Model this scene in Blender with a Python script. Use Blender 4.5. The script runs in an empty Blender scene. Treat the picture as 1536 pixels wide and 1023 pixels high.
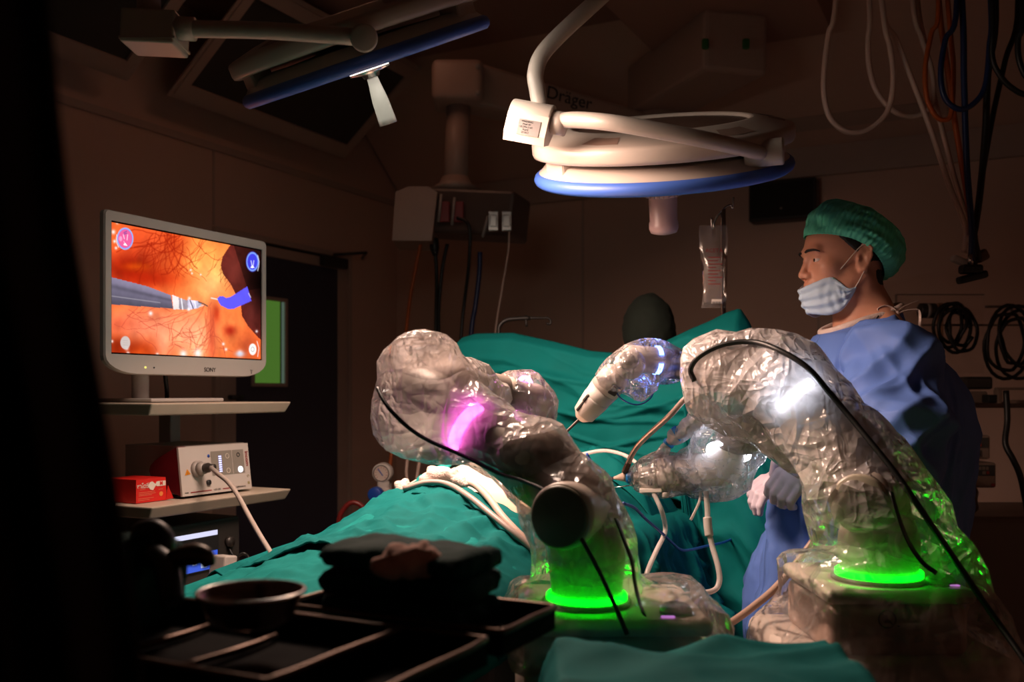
import bpy, bmesh, math, random
import numpy as np
from mathutils import Vector, Matrix, noise
random.seed(7); RNG = np.random.RandomState(3)
PI = math.pi
F_, CX, HV, Z0 = 1450.0, 768.0, 590.0, 1.30
SC = bpy.context.scene
COL = SC.collection

def P(u, v, Y):
    return np.array([(u-CX)*Y/F_, Y, Z0+(HV-v)*Y/F_])
def px(n, Y): return n*Y/F_
E1 = np.array([.451, .8925, 0.]); E2 = np.array([.8925, -.451, 0.]); UP = np.array([0, 0, 1.])
def RM(a, b, z): return E1*a+E2*b+UP*z
def A(*a): return np.array(a, dtype=float)
def nrm(v):
    v = np.asarray(v, float); return v/(np.linalg.norm(v)+1e-12)
def rot(axis, ang, v):
    return np.array(Matrix.Rotation(ang, 3, Vector(axis)) @ Vector(v))

# ------------------------------------------------------------------ materials
MATS = {}
def _new(name):
    m = bpy.data.materials.new(name); m.use_nodes = True
    nt = m.node_tree; nt.nodes.clear()
    out = nt.nodes.new('ShaderNodeOutputMaterial')
    return m, nt, out
def mat(name, col, rough=.5, metal=0., var=.08, vscale=18., bump=0., bscale=60., spec=.5, emit=None, estr=0., alpha=1., trans=0., sheen=0., sss=0., coat=0., detail=3., weave=0.):
    if name in MATS: return MATS[name]
    m, nt, out = _new(name); N = nt.nodes; L = nt.links
    b = N.new('ShaderNodeBsdfPrincipled'); L.new(b.outputs[0], out.inputs[0])
    tc = N.new('ShaderNodeTexCoord')
    nz = N.new('ShaderNodeTexNoise'); nz.inputs['Scale'].default_value = vscale; nz.inputs['Detail'].default_value = detail
    L.new(tc.outputs['Object'], nz.inputs['Vector'])
    mx = N.new('ShaderNodeMix'); mx.data_type = 'RGBA'
    c = np.array(col[:3])
    mx.inputs[6].default_value = (*np.clip(c*(1-var), 0, 1), 1); mx.inputs[7].default_value = (*np.clip(c*(1+var), 0, 1), 1)
    L.new(nz.outputs['Fac'], mx.inputs[0]); L.new(mx.outputs[2], b.inputs['Base Color'])
    mr = N.new('ShaderNodeMapRange'); mr.inputs[3].default_value = max(0, rough-.06); mr.inputs[4].default_value = min(1, rough+.06)
    L.new(nz.outputs['Fac'], mr.inputs[0]); L.new(mr.outputs[0], b.inputs['Roughness'])
    b.inputs['Metallic'].default_value = metal
    b.inputs['Specular IOR Level'].default_value = spec
    if trans: b.inputs['Transmission Weight'].default_value = trans
    if alpha < 1: b.inputs['Alpha'].default_value = alpha
    if sheen:
        b.inputs['Sheen Weight'].default_value = sheen
    if sss:
        b.inputs['Subsurface Weight'].default_value = sss; b.inputs['Subsurface Radius'].default_value = (.012, .004, .002); b.inputs['Subsurface Scale'].default_value = 1.
    if coat: b.inputs['Coat Weight'].default_value = coat
    if emit is not None:
        b.inputs['Emission Color'].default_value = (*emit, 1); b.inputs['Emission Strength'].default_value = estr
    if bump:
        n2 = N.new('ShaderNodeTexNoise'); n2.inputs['Scale'].default_value = bscale; n2.inputs['Detail'].default_value = 4
        L.new(tc.outputs['Object'], n2.inputs['Vector'])
        bp = N.new('ShaderNodeBump'); bp.inputs['Strength'].default_value = bump; bp.inputs['Distance'].default_value = .01
        L.new(n2.outputs['Fac'], bp.inputs['Height']); L.new(bp.outputs[0], b.inputs['Normal'])
    MATS[name] = m; return m

def film_mat(name, haze=.16, hvar=.2, tint=(.93, .87, .83), gl=1.0, bscale=26., bstr=.55):
    if name in MATS: return MATS[name]
    m, nt, out = _new(name); N = nt.nodes; L = nt.links
    tc = N.new('ShaderNodeTexCoord')
    def ridge(scale, dist, stretch, rotz, width):
        mp = N.new('ShaderNodeMapping'); mp.inputs['Scale'].default_value = stretch; mp.inputs['Rotation'].default_value = rotz
        L.new(tc.outputs['Object'], mp.inputs['Vector'])
        nz = N.new('ShaderNodeTexNoise'); nz.inputs['Scale'].default_value = scale; nz.inputs['Detail'].default_value = 1.5; nz.inputs['Distortion'].default_value = dist
        L.new(mp.outputs[0], nz.inputs['Vector'])
        a = N.new('ShaderNodeMath'); a.operation = 'SUBTRACT'; a.inputs[1].default_value = .5; L.new(nz.outputs['Fac'], a.inputs[0])
        b = N.new('ShaderNodeMath'); b.operation = 'ABSOLUTE'; L.new(a.outputs[0], b.inputs[0])
        c = N.new('ShaderNodeMapRange'); c.inputs[1].default_value = 0.; c.inputs[2].default_value = width; c.inputs[3].default_value = 1.; c.inputs[4].default_value = 0.
        L.new(b.outputs[0], c.inputs[0]); return c
    r1 = ridge(bscale*.30, .6, (1, 1, 2.6), (.5, .3, .2), .16); r2 = ridge(bscale*.34, .5, (2.8, 1, 1), (.2, .9, .7), .14); r3 = ridge(bscale*.8, .8, (1.4, 1, 1), (0, 0, 0), .12)
    ad = N.new('ShaderNodeMath'); ad.operation = 'ADD'; L.new(r1.outputs[0], ad.inputs[0]); L.new(r2.outputs[0], ad.inputs[1])
    sm = N.new('ShaderNodeMath'); sm.operation = 'MULTIPLY_ADD'; sm.inputs[1].default_value = .35
    L.new(r3.outputs[0], sm.inputs[0]); L.new(ad.outputs[0], sm.inputs[2])
    bp = N.new('ShaderNodeBump'); bp.inputs['Strength'].default_value = bstr; bp.inputs['Distance'].default_value = .008
    L.new(sm.outputs[0], bp.inputs['Height'])
    tr = N.new('ShaderNodeBsdfTransparent'); tr.inputs[0].default_value = (.985, .975, .97, 1)
    df = N.new('ShaderNodeBsdfDiffuse'); df.inputs[0].default_value = (*tint, 1)
    tl = N.new('ShaderNodeBsdfTranslucent'); tl.inputs[0].default_value = (*tint, 1)
    L.new(bp.outputs[0], df.inputs['Normal']); L.new(bp.outputs[0], tl.inputs['Normal'])
    mh = N.new('ShaderNodeMixShader'); mh.inputs[0].default_value = .5
    L.new(df.outputs[0], mh.inputs[1]); L.new(tl.outputs[0], mh.inputs[2])
    # crease lines read whiter: haze factor from the crease pattern
    hz = N.new('ShaderNodeMapRange'); hz.inputs[1].default_value = .5; hz.inputs[2].default_value = 1.7
    hz.inputs[3].default_value = haze; hz.inputs[4].default_value = haze+hvar
    L.new(sm.outputs[0], hz.inputs[0])
    nm = N.new('ShaderNodeTexNoise'); nm.inputs['Scale'].default_value = 5; L.new(tc.outputs['Object'], nm.inputs['Vector'])
    ml = N.new('ShaderNodeMath'); ml.operation = 'MULTIPLY'
    mr = N.new('ShaderNodeMapRange'); mr.inputs[1].default_value = .3; mr.inputs[2].default_value = .7; mr.inputs[3].default_value = .55; mr.inputs[4].default_value = 1.3
    L.new(nm.outputs['Fac'], mr.inputs[0]); L.new(mr.outputs[0], ml.inputs[0]); L.new(hz.outputs[0], ml.inputs[1])
    m1 = N.new('ShaderNodeMixShader'); L.new(ml.outputs[0], m1.inputs[0]); L.new(tr.outputs[0], m1.inputs[1]); L.new(mh.outputs[0], m1.inputs[2])
    g = N.new('ShaderNodeBsdfGlossy'); g.inputs['Roughness'].default_value = .16; g.inputs[0].default_value = (1, 1, 1, 1)
    L.new(bp.outputs[0], g.inputs['Normal'])
    fr = N.new('ShaderNodeFresnel'); fr.inputs[0].default_value = 1.5; L.new(bp.outputs[0], fr.inputs['Normal'])
    fm = N.new('ShaderNodeMath'); fm.operation = 'MULTIPLY'; fm.inputs[1].default_value = gl; fm.use_clamp = True
    L.new(fr.outputs[0], fm.inputs[0])
    m2 = N.new('ShaderNodeMixShader'); L.new(fm.outputs[0], m2.inputs[0]); L.new(m1.outputs[0], m2.inputs[1]); L.new(g.outputs[0], m2.inputs[2])
    L.new(m2.outputs[0], out.inputs[0])
    MATS[name] = m; return m

def emis(name, col, s):
    if name in MATS: return MATS[name]
    m, nt, out = _new(name)
    e = nt.nodes.new('ShaderNodeEmission'); e.inputs[0].default_value = (*col, 1); e.inputs[1].default_value = s
    nz = nt.nodes.new('ShaderNodeTexNoise'); nz.inputs['Scale'].default_value = 40
    mr = nt.nodes.new('ShaderNodeMapRange'); mr.inputs[3].default_value = s*.9; mr.inputs[4].default_value = s*1.1
    nt.links.new(nz.outputs['Fac'], mr.inputs[0]); nt.links.new(mr.outputs[0], e.inputs[1])
    nt.links.new(e.outputs[0], out.inputs[0]); MATS[name] = m; return m

# ------------------------------------------------------------------ geometry collector
class G:
    def __init__(s): s.v = []; s.f = []; s.m = []; s.sm = []; s.n = 0
    def add(s, v, f, mi=0, smooth=True):
        v = np.asarray(v, float).reshape(-1, 3)
        s.v.append(v)
        for q in f:
            s.f.append(tuple(int(i)+s.n for i in q)); s.m.append(mi); s.sm.append(smooth)
        s.n += len(v); return s
    def box(s, c, size, fr=None, bev=0., mi=0, seg=2):
        bm = bmesh.new(); bmesh.ops.create_cube(bm, size=1.)
        for v in bm.verts: v.co = Vector((v.co.x*size[0], v.co.y*size[1], v.co.z*size[2]))
        if bev > 0: bmesh.ops.bevel(bm, geom=list(bm.edges), offset=min(bev, min(size)*.49), segments=seg, profile=.5, affect='EDGES')
        bm.verts.ensure_lookup_table(); bm.verts.index_update()
        V = np.array([v.co[:] for v in bm.verts]); Fc = [[v.index for v in f.verts] for f in bm.faces]; bm.free()
        if fr is not None: V = V @ np.array(fr)          # rows of fr = local axes
        s.add(V+np.asarray(c), Fc, mi, bev > 0 and seg > 2); return s
    def tube(s, pts, r, n=12, res=6, closed=False, caps=True, mi=0, flat=None):
        pts = [np.asarray(p, float) for p in pts]
        rr = [r]*len(pts) if np.isscalar(r) else list(r)
        if res > 1 and len(pts) > 2: pts, rr = catmull(pts, rr, res, closed)
        V, Fc = sweep(pts, rr, n, closed, caps, flat); s.add(V, Fc, mi); return s
    def lathe(s, prof, o, ax, n=32, mi=0, cap=True, ref=None, a0=0., a1=2*PI):
        ax = nrm(ax); x = nrm(np.cross(ax, ref if ref is not None else (A(0, 0, 1) if abs(ax[2]) < .9 else A(1, 0, 0)))); y = np.cross(ax, x)
        V = []; full = abs(a1-a0-2*PI) < 1e-6; k = n if full else n+1
        for (r, h) in prof:
            for i in range(k):
                t = a0+(a1-a0)*i/n
                V.append(np.asarray(o)+ax*h+r*(x*math.cos(t)+y*math.sin(t)))
        Fc = []
        for j in range(len(prof)-1):
            for i in range(n):
                i2 = (i+1) % k
                Fc.append((j*k+i, j*k+i2, (j+1)*k+i2, (j+1)*k+i))
        if cap and full:
            if prof[0][0] > 1e-5: Fc.append(tuple(range(k-1, -1, -1)))
            if prof[-1][0] > 1e-5: Fc.append(tuple((len(prof)-1)*k+i for i in range(k)))
        s.add(V, Fc, mi); return s
    def cyl(s, p0, p1, r0, r1=None, n=24, mi=0, rnd=0.):
        p0 = np.asarray(p0, float); p1 = np.asarray(p1, float); r1 = r0 if r1 is None else r1
        h = np.linalg.norm(p1-p0)
        pr = [(r0, 0), (r1, h)] if not rnd else [(r0-rnd, 0), (r0-rnd*.3, rnd*.3), (r0, rnd), (r1, h-rnd), (r1-rnd*.3, h-rnd*.3), (r1-rnd, h)]
        return s.lathe(pr, p0, p1-p0, n, mi)
    def ball(s, c, r, n=20, mi=0, fr=None):
        r = (r, r, r) if np.isscalar(r) else r
        V = []; m = n//2
        for j in range(m+1):
            t = PI*j/m
            for i in range(n):
                a = 2*PI*i/n; V.append((math.sin(t)*math.cos(a)*r[0], math.sin(t)*math.sin(a)*r[1], math.cos(t)*r[2]))
        V = np.array(V)
        if fr is not None: V = V @ np.array(fr)
        Fc = [(j*n+i, (j+1)*n+i, (j+1)*n+(i+1) % n, j*n+(i+1) % n) for j in range(m) for i in range(n)]
        s.add(V+np.asarray(c), Fc, mi); return s
    def grid(s, Pt, mi=0, closed_u=False):
        Pt = np.asarray(Pt); a, b = Pt.shape[:2]
        Fc = [(i*b+j, ((i+1) % a)*b+j, ((i+1) % a)*b+j+1, i*b+j+1) for i in range(a if closed_u else a-1) for j in range(b-1)]
        s.add(Pt.reshape(-1, 3), Fc, mi); return s
    def prism(s, out2d, o, x, y, depth, mi=0, smooth=False):
        x = np.asarray(x); y = np.asarray(y); n = np.cross(nrm(x), nrm(y)); k = len(out2d)
        a = [np.asarray(o)+x*p[0]+y*p[1] for p in out2d]; b = [q-n*depth for q in a]
        Fc = [tuple(range(k)), tuple(range(2*k-1, k-1, -1))]+[(i, k+i, k+(i+1) % k, (i+1) % k) for i in range(k)]
        s.add(a+b, Fc, mi, smooth); return s
    def quad(s, a, b, c, d, mi=0): s.add([a, b, c, d], [(0, 1, 2, 3)], mi, False); return s
    def pix(s, pts, Y, depth, mi=0):
        """outline given as (x,z) view offsets at one depth, extruded away"""
        o = P(0, 0, Y); return s

def catmull(pts, rr, res, closed=False):
    n = len(pts); o = []; ro = []
    g = (lambda i: pts[i % n]) if closed else (lambda i: pts[i] if 0 <= i < n else (2*pts[0]-pts[1] if i < 0 else 2*pts[-1]-pts[-2]))
    gr = (lambda i: rr[i % n]) if closed else (lambda i: rr[min(max(i, 0), n-1)])
    for i in range(n if closed else n-1):
        p0, p1, p2, p3 = g(i-1), g(i), g(i+1), g(i+2)
        for k in range(res):
            t = k/res
            o.append(.5*((2*p1)+(-p0+p2)*t+(2*p0-5*p1+4*p2-p3)*t*t+(-p0+3*p1-3*p2+p3)*t**3))
            ro.append(gr(i)*(1-t)+gr(i+1)*t)
    if not closed: o.append(pts[-1]); ro.append(rr[-1])
    return o, ro
def sweep(pts, rr, n, closed, caps, flat=None):
    m = len(pts); V = []; T = []
    for i in range(m):
        a = pts[(i-1) % m] if closed or i > 0 else pts[0]; b = pts[(i+1) % m] if closed or i < m-1 else pts[-1]
        T.append(nrm(b-a))
    x = nrm(np.cross(T[0], A(0.13, .2, 1) if abs(T[0][2]) < .9 else A(1, 0.1, 0)))
    for i in range(m):
        x = nrm(x-T[i]*np.dot(x, T[i])); y = np.cross(T[i], x)
        r = rr[i]
        for k in range(n):
            t = 2*PI*k/n; q = 1. if flat is None else flat
            V.append(pts[i]+r*(x*math.cos(t)+q*y*math.sin(t)))
    Fc = []
    for i in range(m if closed else m-1):
        for k in range(n):
            a = i*n; b = ((i+1) % m)*n
            Fc.append((a+k, b+k, b+(k+1) % n, a+(k+1) % n))
    if caps and not closed: Fc += [tuple(range(n)), tuple((m-1)*n+k for k in range(n-1, -1, -1))]
    return V, Fc

def thing(name, label, cat, loc=(0, 0, 0), group=None):
    o = bpy.data.objects.new(name, None); COL.objects.link(o); o.location = Vector([float(c) for c in loc]); o.empty_display_size = .05
    o['label'] = label; o['category'] = cat
    if group: o['group'] = group
    return o
def world_loc(o):
    l = Vector((0, 0, 0))
    while o is not None: l = l+o.location; o = o.parent
    return l
def mk(name, g, mats, parent=None, label=None, cat=None, group=None, kind=None, org=None, subsurf=0, solid=0, fix=True):
    if not isinstance(mats, (list, tuple)): mats = [mats]
    if isinstance(g, G):
        V = np.concatenate(g.v); Fc = g.f; mi = g.m; sm = g.sm
    else:
        V, Fc = g; V = np.asarray(V); mi = [0]*len(Fc); sm = [True]*len(Fc)
    me = bpy.data.meshes.new(name)
    wl = world_loc(parent) if parent is not None else None
    if org is not None: o_ = np.asarray(org, float)
    elif parent is not None: o_ = V.mean(0)
    else: o_ = A((V[:, 0].min()+V[:, 0].max())/2, (V[:, 1].min()+V[:, 1].max())/2, V[:, 2].min())
    me.from_pydata((V-o_).tolist(), [], [list(map(int, q)) for q in Fc])
    for m in mats: me.materials.append(m)
    me.polygons.foreach_set('material_index', mi); me.polygons.foreach_set('use_smooth', sm)
    me.update()
    if fix:
        bm = bmesh.new(); bm.from_mesh(me); bmesh.ops.recalc_face_normals(bm, faces=bm.faces); bm.to_mesh(me); bm.free()
    ob = bpy.data.objects.new(name, me); COL.objects.link(ob)
    if parent is not None:
        ob.parent = parent; ob.location = Vector(o_.tolist())-wl
    else: ob.location = Vector(o_.tolist())
    if label: ob['label'] = label
    if cat: ob['category'] = cat
    if group: ob['group'] = group
    if kind: ob['kind'] = kind
    if solid:
        md = ob.modifiers.new('thickness', 'SOLIDIFY'); md.thickness = solid; md.offset = 0
    if subsurf:
        md = ob.modifiers.new('smooth', 'SUBSURF'); md.levels = subsurf; md.render_levels = subsurf
    return ob
def sharp(ob, ang=35):
    me = ob.data
    try: me.set_sharp_from_angle(angle=math.radians(ang))
    except Exception: pass
    return ob
def text(name, s, size, o, x, y, m, parent, depth=.0006, bold=0., align='CENTER'):
    cu = bpy.data.curves.new(name, 'FONT'); cu.body = s; cu.size = size; cu.align_x = align; cu.align_y = 'CENTER'; cu.extrude = depth; cu.offset = bold
    t = bpy.data.objects.new(name, cu); COL.objects.link(t)
    dg = bpy.context.evaluated_depsgraph_get(); dg.update()
    me = bpy.data.meshes.new_from_object(t.evaluated_get(dg))
    bpy.data.objects.remove(t); bpy.data.curves.remove(cu)
    V = np.array([v.co[:] for v in me.vertices]).reshape(-1, 3); Fc = [list(p.vertices) for p in me.polygons]; bpy.data.meshes.remove(me)
    x = nrm(x); y = nrm(y); n = np.cross(x, y)
    if len(V) == 0: return None
    W = np.asarray(o)+V[:, :1]*x+V[:, 1:2]*y+V[:, 2:3]*n
    g = G(); g.add(W, Fc, 0, False)
    return mk(name, g, m, parent, fix=False)

# ------------------------------------------------------------------ implicit surfaces
def surfnet(fn, lo, hi, h):
    lo = np.asarray(lo, float); hi = np.asarray(hi, float)
    n = np.ceil((hi-lo)/h).astype(int)+1
    ax = [lo[i]+h*np.arange(n[i]) for i in range(3)]
    X, Y, Z = np.meshgrid(*ax, indexing='ij')
    D = fn(np.stack([X, Y, Z], -1).reshape(-1, 3)).reshape(X.shape)
    S = D < 0
    c = n-1
    off = [(i, j, k) for i in (0, 1) for j in (0, 1) for k in (0, 1)]
    cnt = np.zeros(c, int)
    for (i, j, k) in off: cnt += S[i:i+c[0], j:j+c[1], k:k+c[2]]
    act = (cnt > 0) & (cnt < 8)
    I = np.argwhere(act); idx = -np.ones(c, int); idx[act] = np.arange(len(I))
    acc = np.zeros((len(I), 3)); num = np.zeros(len(I))
    for a in off:
        for d in range(3):
            if a[d] == 1: continue
            b = list(a); b[d] = 1
            ia = I+np.array(a); ib = I+np.array(b)
            da = D[ia[:, 0], ia[:, 1], ia[:, 2]]; db = D[ib[:, 0], ib[:, 1], ib[:, 2]]
            cr = (da < 0) != (db < 0)
            t = np.where(cr, da/(da-db+1e-12*(da == db)), 0)
            p = np.array(a)+t[:, None]*(np.array(b)-np.array(a))
            acc += np.where(cr[:, None], p, 0); num += cr
    V = lo+h*(I+acc/np.maximum(num, 1)[:, None])
    Fc = []
    for d in range(3):
        e, f = (d+1) % 3, (d+2) % 3
        sl0 = [slice(None)]*3; sl1 = [slice(None)]*3
        sl0[d] = slice(0, -1); sl1[d] = slice(1, None)
        ch = S[tuple(sl0)] != S[tuple(sl1)]
        Q = np.argwhere(ch)
        Q = Q[(Q[:, e] > 0) & (Q[:, f] > 0) & (Q[:, e] < c[e]) & (Q[:, f] < c[f])]
        ins = S[Q[:, 0], Q[:, 1], Q[:, 2]]
        def cell(de, df):
            R = Q.copy(); R[:, e] += de; R[:, f] += df
            return idx[R[:, 0], R[:, 1], R[:, 2]]
        q = np.stack([cell(-1, -1), cell(0, -1), cell(0, 0), cell(-1, 0)], 1)
        q = np.where(ins[:, None], q, q[:, ::-1])
        Fc.append(q)
    Fc = np.concatenate(Fc); Fc = Fc[(Fc >= 0).all(1)]
    return V, Fc
def normals(V, Fc):
    Fc = np.asarray(Fc); n = np.cross(V[Fc[:, 2]]-V[Fc[:, 0]], V[Fc[:, 3]]-V[Fc[:, 1]])
    N = np.zeros_like(V)
    for k in range(4): np.add.at(N, Fc[:, k], n)
    return N/(np.linalg.norm(N, axis=1, keepdims=True)+1e-12)
def relax(V, Fc, it=2, lam=.5):
    Fc = np.asarray(Fc); V = V.copy()
    for _ in range(it):
        s = np.zeros_like(V); c = np.zeros(len(V))
        for k in range(4):
            a, b = Fc[:, k], Fc[:, (k+1) % 4]
            np.add.at(s, a, V[b]); np.add.at(s, b, V[a]); np.add.at(c, a, 1); np.add.at(c, b, 1)
        V += lam*(s/np.maximum(c, 1)[:, None]-V)
    return V
def capsule(p, a, b, ra, rb=None):
    rb = ra if rb is None else rb
    a = np.asarray(a, float); b = np.asarray(b, float); ab = b-a; q = p-a
    t = np.clip(q@ab/(ab@ab+1e-12), 0, 1)
    return np.linalg.norm(q-t[:, None]*ab, axis=1)-(ra+(rb-ra)*t)
def ellip(p, c, r, R=None):
    q = p-np.asarray(c)
    if R is not None: q = q@np.array(R).T
    r = np.asarray(r, float); k0 = np.linalg.norm(q/r, axis=1); k1 = np.linalg.norm(q/(r*r), axis=1)
    return k0*(k0-1)/(k1+1e-9)
def rbox(p, c, hs, r, R=None):
    q = p-np.asarray(c)
    if R is not None: q = q@np.array(R).T
    d = np.abs(q)-(np.asarray(hs)-r)
    return np.linalg.norm(np.maximum(d, 0), axis=1)+np.minimum(d.max(1), 0)-r
def smin(a, b, k):
    h = np.clip(.5+.5*(b-a)/k, 0, 1); return b*(1-h)+a*h-k*h*(1-h)
def smax(a, b, k): return -smin(-a, -b, k)
def chain(p, pts, rs, k=.02):
    d = None
    for i in range(len(pts)-1):
        e = capsule(p, pts[i], pts[i+1], rs[i], rs[i+1]); d = e if d is None else smin(d, e, k)
    return d
def crinkle(V, N, amp, scale, seed=0., stretch=(1, 1, 1), ridge=True):
    out = np.empty(len(V)); st = np.array(stretch)
    for i, v in enumerate(V):
        q = Vector((v*st*scale+seed).tolist())
        w = noise.noise_vector(q*.45)*.8
        d, _ = noise.voronoi(q+w)
        out[i] = d[1]-d[0] if ridge else d[0]
    out = out-out.mean()
    return V+N*(np.clip(out, -1, 1)*amp)[:, None]
def fbm(V, scale, seed=0., oct=3, stretch=(1, 1, 1)):
    st = np.array(stretch)
    return np.array([noise.fractal(Vector((v*st*scale+seed).tolist()), .6, 2., oct) for v in V])
def vfl(x, y, z):
    return .5-abs(noise.noise(Vector((x, y, z))))*1.6
def rdg(x, y, z, w=3.2):
    return max(0., 1-abs(noise.noise(Vector((x, y, z))))*w)**2
def turb1(x, seed):  # cheap smooth 1-D noise
    return noise.noise(Vector((x, seed, seed*.37)))

# ------------------------------------------------------------------ palette
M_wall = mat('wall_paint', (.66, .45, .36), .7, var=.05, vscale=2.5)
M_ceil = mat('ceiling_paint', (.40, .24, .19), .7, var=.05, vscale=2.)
M_floor = mat('floor_vinyl', (.12, .1, .09), .4, var=.15, vscale=6)
M_trim = mat('trim_paint', (.5, .37, .31), .5, var=.04)
M_panel = mat('return_air_mesh', (.05, .042, .036), .7, var=.2, vscale=90)
M_door = mat('door_laminate', (.045, .045, .075), .45, var=.1)
M_teal = mat('teal_cotton', (.0004, .135, .132), .8, var=.10, vscale=9, bump=.12, bscale=500, spec=.15)
M_teal2 = mat('light_teal_cotton', (.004, .19, .178), .85, var=.10, vscale=9, bump=.12, bscale=500, spec=.15)
M_dgreen = mat('dark_green_cotton', (.003, .045, .04), .85, var=.2, vscale=12, bump=.12, bscale=420, spec=.2)
M_white = mat('white_enamel', (.50, .43, .38), .35, var=.03)
M_plast = mat('white_plastic', (.54, .49, .46), .4, var=.04)
M_grey = mat('grey_plastic', (.32, .29, .27), .45, var=.06)
M_dark = mat('dark_plastic', (.03, .026, .024), .4, var=.15)
M_black = mat('black_rubber', (.008, .008, .008), .45, var=.2)
M_steel = mat('steel', (.55, .52, .5), .25, 1., var=.06)
M_blue = mat('blue_rubber', (.05, .13, .52), .45, var=.05)
M_dblue = mat('blue_plastic', (.01, .06, .35), .4, var=.08)
M_red = mat('red_card', (.62, .012, .008), .5, var=.06)
M_orange = mat('orange_hose', (.45, .09, .01), .5)
M_pinkw = mat('cream_hose', (.62, .45, .38), .5)
M_navy = mat('navy_hose', (.006, .02, .09), .4)
M_tube = mat('clear_tubing', (.75, .68, .65), .25, var=.03, alpha=.6)
M_gauze = mat('gauze', (.75, .6, .54), .9, var=.1, bump=.4, bscale=300)
M_ink = mat('black_ink', (.01, .01, .012), .6)
M_whiteink = mat('white_ink', (.75, .68, .6), .6)
# =================================================================== ROOM SHELL
FR = np.array([E1, E2, UP])          # rows: local axes of the room
def rbx(g, a0, a1, b0, b1, z0, z1, bev=0., mi=0):
    return g.box(RM((a0+a1)/2, (b0+b1)/2, (z0+z1)/2), (a1-a0, b1-b0, z1-z0), FR, bev, mi)
BL, AB, BR, AF, ZW, ZC = -3.5, 5.267, 1.7, -1.3, 2.54, 3.16
mk('floor', rbx(G(), AF-.1, AB+.1, BL-.1, BR+.1, -.1, 0), M_floor, kind='structure')
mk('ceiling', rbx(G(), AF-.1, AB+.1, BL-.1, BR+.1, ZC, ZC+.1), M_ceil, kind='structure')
mk('wall_left', rbx(G(), AF-.1, AB, BL-.1, BL, 0, ZC), M_wall, kind='structure')
mk('wall_back', rbx(G(), AB, AB+.1, BL-.1, BR+.1, 0, ZC), M_wall, kind='structure')
mk('wall_right', rbx(G(), AF, AB, BR, BR+.1, 0, ZC), M_wall, kind='structure')
mk('wall_front', rbx(G(), AF-.1, AF, BL, BR+.1, 0, ZC), M_wall, kind='structure')
TN = math.tan(math.radians(40.5)); WC = (ZC-ZW)/TN
def coveL(w, a, off=0.):  # point on the sloped band above the left wall; off = out of the surface
    n = nrm(A(*(E2*TN*1.)) - UP)      # into the room, downwards
    return RM(a, BL+w, ZW+w*TN)+n*off
def coveB(w, b, off=0.):
    n = nrm(-E1*TN-UP)
    return RM(AB-w, b, ZW+.06+w*TN)+n*off
def slab(g, fn, w0, w1, q0, q1, o0, o1, mi=0):
    c = [fn(w0, q0, o0), fn(w1, q0, o0), fn(w1, q1, o0), fn(w0, q1, o0), fn(w0, q0, o1), fn(w1, q0, o1), fn(w1, q1, o1), fn(w0, q1, o1)]
    g.add(c, [(0, 1, 2, 3), (7, 6, 5, 4), (0, 4, 5, 1), (1, 5, 6, 2), (2, 6, 7, 3), (3, 7, 4, 0)], mi, False); return g
g = G(); g.prism([(0, 0), (WC, ZC-ZW), (0, ZC-ZW)], RM(AF, BL, ZW), E2, UP, -(AB-AF)); mk('trim_1', g, M_wall, kind='structure', label='sloped soffit band running along the left wall under the ceiling')
g = G(); g.prism([(0, 0), (WC, ZC-ZW-.06), (0, ZC-ZW-.06)], RM(AB, BL+.02, ZW+.06), -E1, UP, (4.4-.02)); mk('trim_2', g, M_wall, kind='structure', label='sloped soffit band along the back wall under the ceiling')
g = G(); rbx(g, AB-.03, AB, BL, BR, 2.44, 2.5); rbx(g, AB-.015, AB, BL, BR, 2.5, 2.6); mk('trim_3', g, M_trim, kind='structure')
g = G(); rbx(g, AF, AB, BL, BL+.012, ZW-.03, ZW+.005); mk('trim_4', g, M_trim, kind='structure')
def vent_panel(n, fn, w0, w1, q0, q1):
    g = G(); t = .05
    for (a, b, c, d) in ((w0, w0+t, q0, q1), (w1-t, w1, q0, q1), (w0+t, w1-t, q0, q0+t), (w0+t, w1-t, q1-t, q1)):
        slab(g, fn, a, b, c, d, 0.001, .016)
    g2 = t*.45
    for (a, b, c, d) in ((w0-.018, w0, q0-.018, q1+.018), (w1, w1+.018, q0-.018, q1+.018), (w0, w1, q0-.018, q0), (w0, w1, q1, q1+.018)):
        slab(g, fn, a, b, c, d, 0.001, .008)
    f = mk('trim_%d' % n, g, M_trim, kind='structure')
    p = G(); slab(p, fn, w0+t, w1-t, q0+t, q1-t, 0.001, .004)
    pan = mk('trim_panel', p, M_panel, f)
    return f
vent_panel(5, coveL, .15, .635, AB-2.05, AB-.76)
vent_panel(6, coveL, .15, .635, AB-3.65, AB-2.31)
vent_panel(7, coveB, .10, .53, BL+1.55, BL+3.27)
g = G(); rbx(g, AB-.75, AB-.001, .9+0., BR, 2.46, ZC); mk('trim_8', g, M_wall, kind='structure')
g = G()
for t in (1.64, 3.2): rbx(g, AB-t-.006, AB-t+.006, BL, BL+.006, 2.14 if t < 2 else 0.1, ZW)
rbx(g, AB-.006, AB, BL+2.64, BL+2.652, 0.1, 2.44); rbx(g, AB-.006, AB, BL+1.3, BL+1.312, .1, 2.44)
mk('trim_9', g, M_trim, kind='structure')
for nm, (a0, a1, b0, b1) in (('left', (AF, AB-1.66, BL, BL+.015)), ('back', (AB-.015, AB, BL, BR))):
    mk('baseboard_'+nm, rbx(G(), a0, a1, b0, b1, 0, .1), M_dark, kind='structure')
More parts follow.
